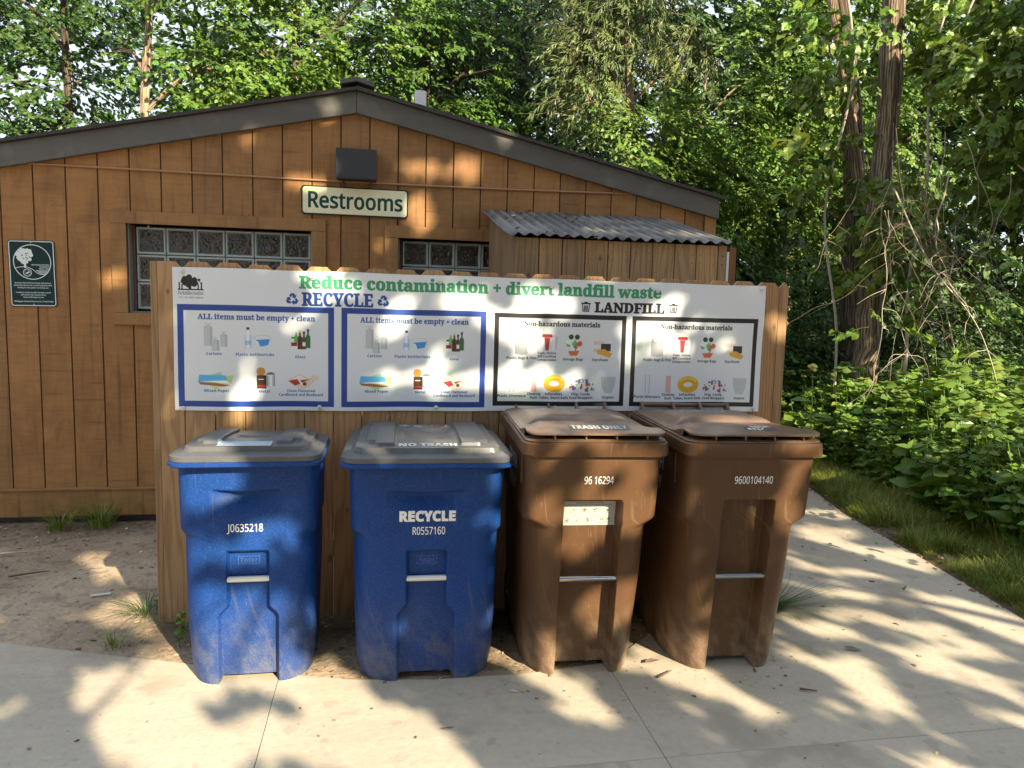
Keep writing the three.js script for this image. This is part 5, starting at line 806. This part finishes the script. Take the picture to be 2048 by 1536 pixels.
// dark undergrowth beyond the fence end and under the big trees
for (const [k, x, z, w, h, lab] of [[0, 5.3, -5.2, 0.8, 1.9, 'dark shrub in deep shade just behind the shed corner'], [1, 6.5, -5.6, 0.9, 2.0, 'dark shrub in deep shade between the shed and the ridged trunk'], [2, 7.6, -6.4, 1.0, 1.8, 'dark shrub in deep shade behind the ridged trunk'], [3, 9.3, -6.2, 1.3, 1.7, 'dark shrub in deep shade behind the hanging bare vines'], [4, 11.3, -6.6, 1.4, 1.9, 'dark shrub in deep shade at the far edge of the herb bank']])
  tree(lab, [[x, -0.1, z, 0.03], [x + 0.05, 0.5, z, 0.028], [x, 1.2, z, 0.02], [x + 0.1, h, z, 0.01]], [[x, h * 0.75, z, w, h * 0.5, 0.55, 190], [x - w * 0.5, h * 0.38, z + 0.2, w * 0.8, h * 0.4, 0.5, 150], [x + w * 0.6, h * 0.4, z + 0.15, w * 0.8, h * 0.42, 0.5, 150]], SPRAYS.bush, L.dark, barkDark, 500 + k * 9, { name: 'shrub', category: 'shrub', thresh: 0.3, tint: 0.3 }, null);  // the dark leaf green also paints in some of the canopy shade
// the wood closing the view
{
  const cl = []; const R = rng(71);
  for (let i = 0; i < 150; i++) { const x = -10 + 33 * R(), far = 13 + R() * 4, open = sm(-1.0, -4.0, x), y = 0.4 + R() * (x > 0 ? 9.5 : 9); cl.push([x, y, -far, 1.5, 1.1, 0.9, Math.round(open > 0.5 && y > 3.5 ? 26 : 70)]); }
  for (let i = 0; i < 60; i++) { const x = 4.6 + 16 * R(); cl.push([x, 0.3 + R() * 4.2, -9.2 - R() * 2, 1.2, 0.8, 0.7, 60]); }
  // the wood goes on round the viewer's back, lower than the sun
  for (let i = 0; i < 90; i++) { const a = 2.9 * R() - 0.15, r = 15 + R() * 5, x = 1.5 - Math.cos(a) * r, z = 3 + Math.sin(a) * r; if (x > 5) continue; cl.push([x, 0.5 + R() * 7.5, z, 1.9, 1.4, 1.9, 40]); }
  const g = new THREE.Group(); g.name = 'woodland'; scene.add(g); tag(g, 'dense far woodland that closes the view behind the trees', 'woodland', null, 'stuff');
  crown(g, SPRAYS.far, L.dark, cl, 711, { thresh: 0.3, freq: 0.9, size: 1.15, tint: 0.4 });
  const tr = []; for (let i = 0; i < 16; i++) { const x = 1 + 21 * R(), z = -14.5 - R() * 3; tr.push(tube([[x, -0.2, z, 0.1 + R() * 0.08], [x + (R() - 0.5) * 0.5, 4, z, 0.1], [x + (R() - 0.5), 10, z, 0.04]], 8, 5)); } mesh('trunk', merge(tr), barkDark, g);
}
// vine-covered trunks beside the path
tree('tall ridged tree trunk wrapped in grapevine beside the path', [[7.12, -0.1, -4.0, 0.19], [7.1, 0.5, -4, 0.15], [7.06, 1.6, -4, 0.13], [7.07, 2.8, -4, 0.122], [7.1, 4, -4, 0.12], [7.06, 6, -4, 0.115], [7.1, 9.5, -4, 0.06]], [[6.6, 9.4, -3.8, 1.4, 0.9, 1.2, 190], [8.2, 9.6, -4.2, 1.5, 0.9, 1.4, 210]], SPRAYS.maple, L.maple, bark, 601, { thresh: 0.3 });
tree('leaning sunlit trunk half hidden by vines, next to the ridged trunk', [[7.85, -0.1, -4.9, 0.09], [7.8, 1.0, -4.9, 0.08], [7.6, 2.4, -4.9, 0.07], [7.36, 3.6, -4.9, 0.064], [7.05, 4.8, -4.9, 0.06], [6.65, 6.4, -4.9, 0.055], [6.3, 9, -4.9, 0.04]], [[6.4, 9.4, -5.2, 1.3, 0.8, 1, 120]], SPRAYS.maple, L.maple, barkWarm, 611, { thresh: 0.3 });
tree('dark trunk behind the ridged trunk, leaning between the other two', [[7.6, -0.1, -5.0, 0.15], [7.5, 2, -5, 0.13], [7.35, 4, -5, 0.125], [7.0, 5.8, -5, 0.11], [6.9, 8, -5, 0.06]], [[7.2, 9.8, -5.6, 1.3, 0.8, 1, 120]], SPRAYS.maple, L.maple, barkDark, 621, { thresh: 0.3 });
tree('big leafy tree added out of view beside the path to shade the undergrowth', [[10.6, -0.1, 0.6, 0.22], [10.6, 2.5, 0.6, 0.17], [10.5, 4, 0.5, 0.12], [10.4, 5.6, 0.4, 0.05]], [[8.9, 5.1, 0.2, 0.9, 1.1, 0.6, 420], [9.8, 4.9, 0.2, 1.0, 1.2, 0.6, 420], [11.2, 5.0, 0.1, 1.1, 1.2, 0.6, 420]], SPRAYS.maple, L.maple, bark, 631, { thresh: 0.34 });  // unseen tree, added so that its crown shades the shrubs
{
  // grapevine: leaves over the trunks and hanging along the top
  const t = thing('grapevine', [7.1, 0, -3.7], 'grapevine with broad lobed leaves draped over the trunks', 'vine'), R = rng(81);
  const st = (pts) => mesh('stem', tube(pts, 6, 6), vineMat, t);
  st([[0.1, 0, 0, 0.022], [0.22, 1, 0.05, 0.02], [0.12, 2, 0.12, 0.018], [0.26, 3, 0.1, 0.016], [0.16, 4.2, 0.15, 0.014], [0.5, 6, 0.2, 0.012]]); st([[-0.35, 0, -0.4, 0.02], [-0.3, 1.4, -0.5, 0.018], [-0.5, 2.8, -0.6, 0.016], [-0.4, 4.4, -0.4, 0.014], [-0.7, 6, -0.5, 0.012]]);
  st([[0.9, 6, 0.6, 0.012], [0.3, 4.6, 0.4, 0.012], [0.5, 3.6, 0.6, 0.012], [0.9, 3.0, 0.9, 0.01], [1.5, 2.8, 1.1, 0.008]]);
  crown(t, SPRAYS.vine, L.vine, [[-0.2, 4.2, 0.2, 0.35, 0.9, 0.2, 34], [-0.1, 2.9, 0.25, 0.32, 0.6, 0.15, 40], [-0.75, 4.4, -0.6, 0.35, 1, 0.3, 34], [-0.5, 3.1, -0.6, 0.25, 0.5, 0.2, 16], [0.0, 2.2, 0.25, 0.3, 0.35, 0.15, 20], [0.75, 4.2, 0.5, 0.6, 0.9, 0.4, 110], [1.6, 3.9, 0.8, 0.7, 1.0, 0.5, 150], [2.4, 3.5, 1.2, 0.6, 1.1, 0.5, 150], [1.1, 3.1, 0.6, 0.55, 0.6, 0.3, 70], [2.0, 4.8, 0.8, 1.0, 0.5, 0.5, 110], [0.3, 5.2, 0.4, 0.8, 0.5, 0.4, 60], [3.2, 3.0, 1.2, 0.7, 1.3, 0.5, 150], [1.9, 2.6, 0.9, 0.7, 0.5, 0.4, 60], [0.2, 3.6, -1.0, 0.22, 0.6, 0.2, 26], [-0.1, 4.7, -1.0, 0.25, 0.6, 0.2, 26], [0.45, 2.5, -1.0, 0.25, 0.6, 0.2, 26]], 811, { thresh: 0.3, droop: 0.7, tint: 0.3, size: 0.82 });
  crown(t, SPRAYS.vine, L.light, [[1.5, 4.9, 0.9, 0.9, 0.6, 0.4, 80], [2.5, 4.5, 1.3, 0.8, 0.8, 0.4, 90], [0.5, 4.5, 0.8, 0.5, 0.6, 0.3, 26], [-0.5, 4.9, -0.3, 0.5, 0.5, 0.3, 26], [0.25, 3.1, -0.7, 0.3, 0.7, 0.2, 20]], 871, { thresh: 0.3, droop: 0.5, tint: 0.3, size: 0.72 });
}
{
  // bare dead vines hanging in a tangle
  const t = thing('dead_vines', [6.9, 0, -2.9], 'tangle of bare pale vines hanging in front of the dark undergrowth', 'vine'), R = rng(83);
  for (let k = 0; k < 36; k++) {
    const x0 = -0.8 + R() * 1.45, z0 = (R() - 0.4) * 0.7, top = 2.5 + R() * 1.0, end = k < 6 ? 0.6 + R() * 0.25 : 0.85 + R() * 1.3, n = 10, pts = [], r = k < 2 ? 0.009 : 0.0018 + R() * 0.0036; let x = x0, z = z0, vx = (R() - 0.5) * 0.3;
    for (let i = 0; i <= n; i++) { const u = i / n; pts.push([x, lerp(top, end, u) + (u > 0.75 && R() < 0.4 ? 0.06 : 0), z, r * (1 - u * 0.55)]); vx += (R() - 0.5) * 0.55 - (x - 0.0) * 0.06 - (i > 6 ? 0.12 * R() : 0); x += vx * 0.24; z += (R() - 0.5) * 0.12; }
    const vm = k < 6 || R() < 0.3 ? vineMat : vineDark; mesh('strand', tube(pts, 5, 4), vm, t);
    for (let q = 0; q < 4; q++) { const i = 3 + Math.floor(R() * 5), p = pts[i], s = R() < 0.5 ? -1 : 1, l = 0.12 + R() * 0.32; mesh('twig', tube([[p[0], p[1], p[2], 0.003], [p[0] + s * l * 0.5, p[1] - l * 0.35 * R(), p[2] + (R() - 0.5) * 0.1, 0.0024], [p[0] + s * l * 0.8, p[1] - l * (0.4 + R() * 0.6), p[2] + (R() - 0.5) * 0.15, 0.0012]], 4, 3), vm, t); }
  }
  crown(t, SPRAYS.vine, L.light, [[0.3, 1.9, 0, 0.8, 0.7, 0.3, 16], [-0.5, 1.5, 0, 0.3, 0.2, 0.2, 4]], 841, { thresh: 0.3, size: 0.55, droop: 0.3 });
}

// ------------------------------------------------------------------ herbs, grass, litter
function instances(name, geos, mat, items, parent = scene) { // items: [x, y, z, turn, tilt, size, colour k]
  const per = geos.map(() => []); items.forEach((it, i) => per[i % geos.length].push(it)); const out = [], e = new THREE.Euler(), q = new THREE.Quaternion();
  per.forEach((l, k) => { if (!l.length) return; const im = new THREE.InstancedMesh(geos[k], mat, l.length); l.forEach(([x, y, z, turn, tilt, s, c], i) => { q.setFromEuler(e.set(tilt, turn, tilt * 0.7, 'YXZ')); im.setMatrixAt(i, M4.compose(V(x, y, z), q, V(s, s, s))); im.setColorAt(i, new THREE.Color(c[0], c[1], c[2])); }); im.name = parent === scene ? numbered(name) : name; im.castShadow = im.receiveShadow = true; im.userData.kind = 'stuff'; parent.add(im); out.push(im); });
  return out;
}
const tone = (R, a = 0.3) => { const k = 1 - a + 2 * a * R(); return [k * (0.92 + R() * 0.22), k, k * (0.8 + R() * 0.3)]; };
function herb(seed, h, leaf) { // an upright stem with paired broad leaves
  const R = rng(seed), A = { P: [], C: [] }; let p = V(0, 0, 0), d = V((R() - 0.5) * 0.25, 1, (R() - 0.5) * 0.25).normalize(); const n = 7;
  for (let i = 0; i < n; i++) { const q = p.clone().addScaledVector(d, h / n); twigInto(A, p, q, 0.0035, [0.9, 1.1, 0.7]); p = q; d.add(V((R() - 0.5) * 0.25, 0, (R() - 0.5) * 0.25)).normalize(); if (i > 0) { const a = i * 1.57 + R() * 0.5; for (const s of [0, Math.PI]) leafInto(A, p, V(Math.cos(a + s), 0.25 - R() * 0.5, Math.sin(a + s)), V((R() - 0.5) * 0.7 + 0.4, 1, (R() - 0.5) * 0.7 + 0.75).normalize(), leaf * (0.75 + R() * 0.5) * (i > n - 2 ? 0.75 : 1), leaf * 0.66, R); } }
  for (let k = 0; k < 4; k++) leafInto(A, p, V(Math.cos(k * 1.6), 0.5, Math.sin(k * 1.6)), V(0, 1, 0.1), leaf * 0.65, leaf * 0.4, R); return fin(A);
}
function tuft(seed, n, h, w, bend = 0.5, fan = 1) { // grass blades from one root
  const R = rng(seed), A = { P: [], C: [] };
  for (let i = 0; i < n; i++) {
    const a = R() * 6.283, r = R() * 0.03 * fan, l = h * (0.5 + R() * 0.7), b = bend * (0.3 + R()), c = 0.7 + R() * 0.6, dry = R() < 0.08, cc = dry ? [c * 1.7, c * 1.25, c * 1.1] : [c * (0.85 + R() * 0.3), c, c * 0.8], x0 = Math.cos(a) * r, z0 = Math.sin(a) * r, sx = -Math.sin(a) * w, sz = Math.cos(a) * w, P = [];
    for (let k = 0; k <= 3; k++) { const t = k / 3, o = b * l * t * t * 1.3, y = l * t * (1 - 0.35 * b * t), ww = 1 - t * 0.92; P.push([x0 + Math.cos(a) * o - sx * ww, y, z0 + Math.sin(a) * o - sz * ww], [x0 + Math.cos(a) * o + sx * ww, y, z0 + Math.sin(a) * o + sz * ww]); }
    for (let k = 0; k < 3; k++) for (const v of [P[2 * k], P[2 * k + 1], P[2 * k + 2], P[2 * k + 2], P[2 * k + 1], P[2 * k + 3]]) { A.P.push(...v); A.C.push(...cc); }
  }
  return fin(A);
}
const pathEdge = (z) => { const e = [[-3.6, 5.72], [-2.46, 5.43], [-1.48, 5.18], [-0.43, 5.05], [0.5, 4.9], [1.5, 4.84], [3, 4.9]]; if (z <= e[0][0]) return e[0][1]; for (let i = 0; i < e.length - 1; i++) if (z < e[i + 1][0]) return lerp(e[i][1], e[i + 1][1], (z - e[i][0]) / (e[i + 1][0] - e[i][0])); return 4.9; };
{
  const R = rng(91), items = [];
  const edge = (z) => pathEdge(z) + 0.55 + 0.2 * fn(z * 1.3, 2, 2, 5) + sm(-1.2, -3.2, z) * -0.25;
  for (let i = 0; i < 3600; i++) { const z = -6 + 8 * R(), x = edge(z) + 0.1 + Math.pow(R(), 1.35) * 4.8; if (fn(x * 1.2, z * 1.2, 3, 17) < 0.28) continue; const rise = sm(0, 0.5, x - edge(z)); items.push([x, groundY(x, z) - 0.02, z, (R() - 0.5) * 1.9, (R() - 0.5) * 0.35, (0.55 + 0.45 * rise) * (0.7 + R() * 0.5) * (0.75 + 0.6 * fn(x * 0.9, z * 0.9, 2, 6)), tone(R, 0.28)]); }
  const g = new THREE.Group(); g.name = 'herb_bank'; scene.add(g); tag(g, 'bank of low broad-leaved green plants beyond the grass verge', 'undergrowth', null, 'stuff');
  instances('herbs', [herb(1, 0.62, 0.125), herb(2, 0.7, 0.105), herb(3, 0.5, 0.14), herb(4, 0.78, 0.11)], L.herb, items, g);
  const it2 = []; for (let i = 0; i < 1100; i++) { const z = -6 + 8 * R(), x = edge(z) + 0.02 + Math.pow(R(), 1.5) * 4; if (fn(x * 1.6 + 7, z * 1.6, 3, 29) < 0.5) continue; it2.push([x, groundY(x, z) - 0.02, z, (R() - 0.5) * 2.4, (R() - 0.5) * 0.5, 0.7 + R() * 0.6, R() < 0.05 ? [1.9, 1.2, 0.8] : tone(R, 0.35)]); }
  instances('herbs', [herb(11, 0.62, 0.07), herb(12, 0.8, 0.055), herb(13, 0.45, 0.16)], L.light, it2, g);
  // grass verge between path and herbs
  const gi = []; for (let i = 0; i < 9500; i++) { const z = -4 + 6 * R(), pe = pathEdge(z), u = R(), x = pe + 0.03 + u * (edge(z) - pe + 0.22), k = sm(0, 0.12, x - pe - 0.05 * fn(z * 9, 1, 2, 3)); if (fn(x * 3, z * 3, 2, 44) < 0.3) continue; gi.push([x, groundY(x, z) - 0.006, z, R() * 6.28, (R() - 0.5) * 0.4, (0.4 + 0.6 * k) * (0.6 + R() * 0.7), [tone(R, 0.25), [1.5, 1.15, 0.9]][R() < 0.07 ? 1 : 0]]); }
  const v = new THREE.Group(); v.name = 'grass_verge'; scene.add(v); tag(v, 'strip of rough grass along the far side of the path', 'grass', null, 'stuff');
  instances('grass', [tuft(1, 16, 0.12, 0.0018, 0.7, 1.4), tuft(2, 14, 0.15, 0.002, 0.8, 1.4), tuft(3, 18, 0.09, 0.0018, 0.6, 1.6)], L.grass, gi, v);
  const tall = []; for (let i = 0; i < 34; i++) { const z = -0.9 + 1.5 * R(), x = edge(z) - 0.05 + R() * 0.3; tall.push([x, groundY(x, z), z, R() * 6.28, (R() - 0.5) * 0.2, 0.8 + R() * 0.5, tone(R, 0.2)]); }
  instances('tall_grass', [tuft(9, 7, 0.42, 0.006, 0.35, 1)], L.grass, tall, v);
}
function plant(name, pos, label, category, geo, mat, size = 1, turn = 0) { const m = mesh(name, geo, mat); m.position.set(...pos); m.scale.setScalar(size); m.rotation.y = turn; return tag(m, label, category); }
// grass tufts by the wall and weeds at the concrete edge
plant('grass_tuft', [-0.47, 0, -1.66], 'larger green grass tuft growing against the base of the siding', 'grass tuft', tuft(21, 150, 0.24, 0.0032, 0.75, 3.6), L.grass);
plant('grass_tuft', [-0.72, 0, -1.63], 'smaller green grass tuft against the siding, nearer the plaque', 'grass tuft', tuft(22, 110, 0.17, 0.003, 0.8, 3.2), L.grass);
plant('weed', [0.25, 0, 0.26], 'small feathery weed on the soil at the concrete edge', 'weed', tuft(24, 60, 0.1, 0.0018, 0.9, 1.6), L.grass);
plant('weed', [0.545, 0, 0.3], 'upright young weed beside the foot of the smaller blue cart', 'weed', herb(31, 0.16, 0.036), L.light);
plant('fallen_grass', [0.28, 0.0, -0.12], 'dark grass clump lying against the fence end', 'grass tuft', (() => { const g = tuft(25, 120, 0.2, 0.0018, 1.4, 2.6); g.scale(1, 0.6, 1); return g; })(), L.dark, 1, 0.4);
plant('grass_clump', [3.52, 0.004, 0.24], 'dark green grass clump spilling from the fence foot onto the path', 'grass tuft', (() => { const g = tuft(23, 300, 0.34, 0.002, 1.1, 3); g.applyMatrix4(new THREE.Matrix4().set(0.9, 0.75, 0, 0, 0, 0.5, 0, 0, 0, 0.1, 0.7, 0, 0, 0, 0, 1)); g.computeVertexNormals(); return g; })(), L.dark);
{
  // flowering stalk above the herbs
  const t = thing('flower_stalk', [5.33, 0.05, -2.3], 'tall green stalk with a pale yellow flower head above the herb bank', 'flower'), R = rng(95);
  mesh('stem', tube([[0, 0, 0, 0.006], [0.01, 0.4, 0, 0.0055], [0.0, 0.8, 0.01, 0.005], [-0.015, 1.03, 0, 0.004]], 6, 4), std({ color: col(0.16, 0.24, 0.06), roughness: 0.7 }), t);
  for (let k = 0; k < 5; k++) { const A = { P: [], C: [] }, y = 0.25 + k * 0.13, a = k * 2.4; leafInto(A, V(0, y, 0), V(Math.cos(a), 0.15, Math.sin(a)), V(0, 1, 0.2), 0.2, 0.15, R, 1.1); mesh('leaf', fin(A), L.light, t); }
  const f = []; for (let k = 0; k < 26; k++) { const a = R() * 6.283, e = R() * 1.2, r = 0.05 + R() * 0.03, q = V(-0.015 + Math.cos(a) * Math.sin(e) * r, 1.03 + Math.cos(e) * r, Math.sin(a) * Math.sin(e) * r), A = { P: [], C: [] }; twigInto(A, V(-0.015, 1.03, 0), q, 0.0012, [1, 1, 1]); const s = new THREE.IcosahedronGeometry(0.01 + R() * 0.008, 0); s.translate(q.x, q.y, q.z); const h = new THREE.BufferGeometry(); h.setAttribute('position', s.attributes.position); h.computeVertexNormals(); f.push(h); } mesh('flower_head', merge(f), std({ color: col(0.62, 0.55, 0.16), roughness: 0.8 }), t);
}
{
  // litter: bark chips, dead leaves and twigs, too many to count
  const R = rng(97), A = [], geos = [];
  for (let k = 0; k < 4; k++) { const B2 = { P: [], C: [] }; leafInto(B2, V(-0.5, 0, 0), V(1, 0, 0), V(0.1, 1, (k - 1.5) * 0.25), 1, [0.5, 0.32, 0.6, 0.2][k], R, 0.8 + 0.25 * k); geos.push(fin(B2)); }
  { const B2 = { P: [], C: [] }; twigInto(B2, V(-0.5, 0.02, 0), V(0.5, 0.03, 0.08), 0.035, [0.7, 0.65, 0.6]); geos.push(fin(B2)); }
  { const g = new THREE.BoxGeometry(0.7, 0.1, 0.4).toNonIndexed(); g.deleteAttribute('uv'); g.setAttribute('color', new THREE.BufferAttribute(new Float32Array(108).fill(0.9), 3)); geos.push(g); }
  const drop = (n, fx, size, pick) => { for (let i = 0; i < n; i++) { const [x, z] = fx(); const on = inside(x, z, PAVE); if (pick === 'soil' && on) continue; const k = 0.6 + R() * 0.9, pale = R() < 0.16; A.push([x, (on ? 0.006 : groundY(x, z) + 0.004), z, R() * 6.28, (R() - 0.5) * 0.35, size * (0.4 + R() * R() * 1.6), pale ? [2.6 * k, 2.7 * k, 2.8 * k] : [k, k * (0.85 + R() * 0.2), k * 0.8]]); } };
  drop(1300, () => [-1.6 + R() * 2.4, -1.75 + R() * R() * 1.3], 0.022, 'soil'); drop(320, () => [-1.5 + R() * 2.1, -0.9 + R() * 1.3], 0.019, 'soil'); drop(1300, () => [0.3 + R() * 3.1, 0.02 + R() * 0.72], 0.026, 'soil'); drop(45, () => [2.2 + R() * 1.2, 0.7 + R() * 0.3], 0.022);
  drop(130, () => [-0.8 + R() * 4.8, 0.7 + R() * 1.1], 0.018); drop(120, () => [3.6 + R() * 1.5, -2.4 + R() * 3.4], 0.022); drop(900, () => { const z = -3.4 + R() * 5; return [pathEdge(z) - 0.04 + R() * 0.2, z]; }, 0.032);
  const g = new THREE.Group(); g.name = 'leaf_litter'; scene.add(g); tag(g, 'scattered bark chips, dead leaves and twigs on soil and concrete', 'leaf litter', null, 'stuff'); instances('litter', geos, L.dry, A, g);
  const B3 = []; for (let i = 0; i < 190; i++) { const x = R(), z = R(); if (x > 0.55 && R() < 0.75) continue; B3.push([2.2 + x * 1.35, lerp(2.325, 2.025, z) + 0.006, -1.76 + z * 1.2, R() * 6.28, 0.25 + (R() - 0.5) * 0.4, 0.018 + R() * 0.03, R() < 0.15 ? [2.8, 2.8, 2.8] : [0.7 + R() * 0.6, 0.6 + R() * 0.4, 0.5]]); }
  const g2 = new THREE.Group(); g2.name = 'roof_litter'; scene.add(g2); tag(g2, 'dry leaf bits caught in the corrugated shed roof', 'leaf litter', null, 'stuff'); instances('litter', geos, L.dry, B3, g2);
}
{
  const stick = (x, z, a, len, r, label, m = vineMat, y = 0.006) => { const g = tube([[-len / 2, r, 0, r], [-len * 0.1, r + len * 0.03, len * 0.04, r * 0.9], [len / 2, r, -len * 0.03, r * 0.5]], 6, 4), o = mesh('twig', g, m); o.position.set(x, y, z); o.rotation.y = a; return tag(o, label, 'twig'); };
  const brown = std({ color: col(0.11, 0.07, 0.045), roughness: 0.95 });
  stick(-0.52, -0.72, 0.35, 0.2, 0.006, 'long brown bark strip lying on the soil below the window wall', brown); stick(-0.75, -1.1, 0.15, 0.24, 0.007, 'thin dead stick on the shaded soil near the siding'); stick(1.72, 1.13, 0.1, 0.045, 0.003, 'short dark twig on the concrete in front of the wide blue cart', brown); stick(2.71, 0.84, 0.5, 0.1, 0.005, 'crooked twig between the two brown carts', brown);
  stick(4.55, 0.02, 0.7, 0.07, 0.004, 'dark twig near the middle of the path', brown); stick(3.28, 1.05, -0.4, 0.07, 0.005, 'dark twig on the concrete in front of the bare-fronted brown cart', brown);
  const A = { P: [], C: [] }, R = rng(3); leafInto(A, V(-0.5, 0, 0), V(1, 0, 0), V(0, 1, 0), 1, 0.35, R, 1); const f = fin(A);
  const leaf = (x, z, a, s, c, label) => { const m = mesh('fallen_leaf', f, std({ color: col(...c), roughness: 0.8, side: THREE.DoubleSide })); m.position.set(x, 0.01 + s * 0.06, z); m.rotation.y = a; m.scale.setScalar(s); tag(m, label, 'leaf'); };
  leaf(2.02, 0.9, -0.3, 0.035, [0.6, 0.6, 0.56], 'small whitish leaf on the concrete before the wide blue cart'); leaf(3.72, 0.72, -0.3, 0.09, [0.14, 0.17, 0.13], 'narrow grey-green leaf on the concrete by the last brown cart'); leaf(2.7, 0.72, 0.4, 0.1, [0.16, 0.1, 0.06], 'curled brown leaf in the gap between the brown carts'); leaf(0.28, 0.02, 0.5, 0.03, [0.6, 0.48, 0.1], 'small yellow leaf on the soil near the fence end');
  const w = new THREE.Group(); w.name = 'wood_chip'; scene.add(w); w.position.set(-0.02, 0.012, -0.36); mesh('splinter', rbox(-0.05, 0.05, -0.004, 0.004, -0.008, 0.008, 0.002), white, w); w.rotation.y = 0.25; tag(w, 'white splinter of wood on the sunlit patch of soil', 'wood chip');
}
renderer.setSize(1024, 768);
renderer.render(scene, camera);
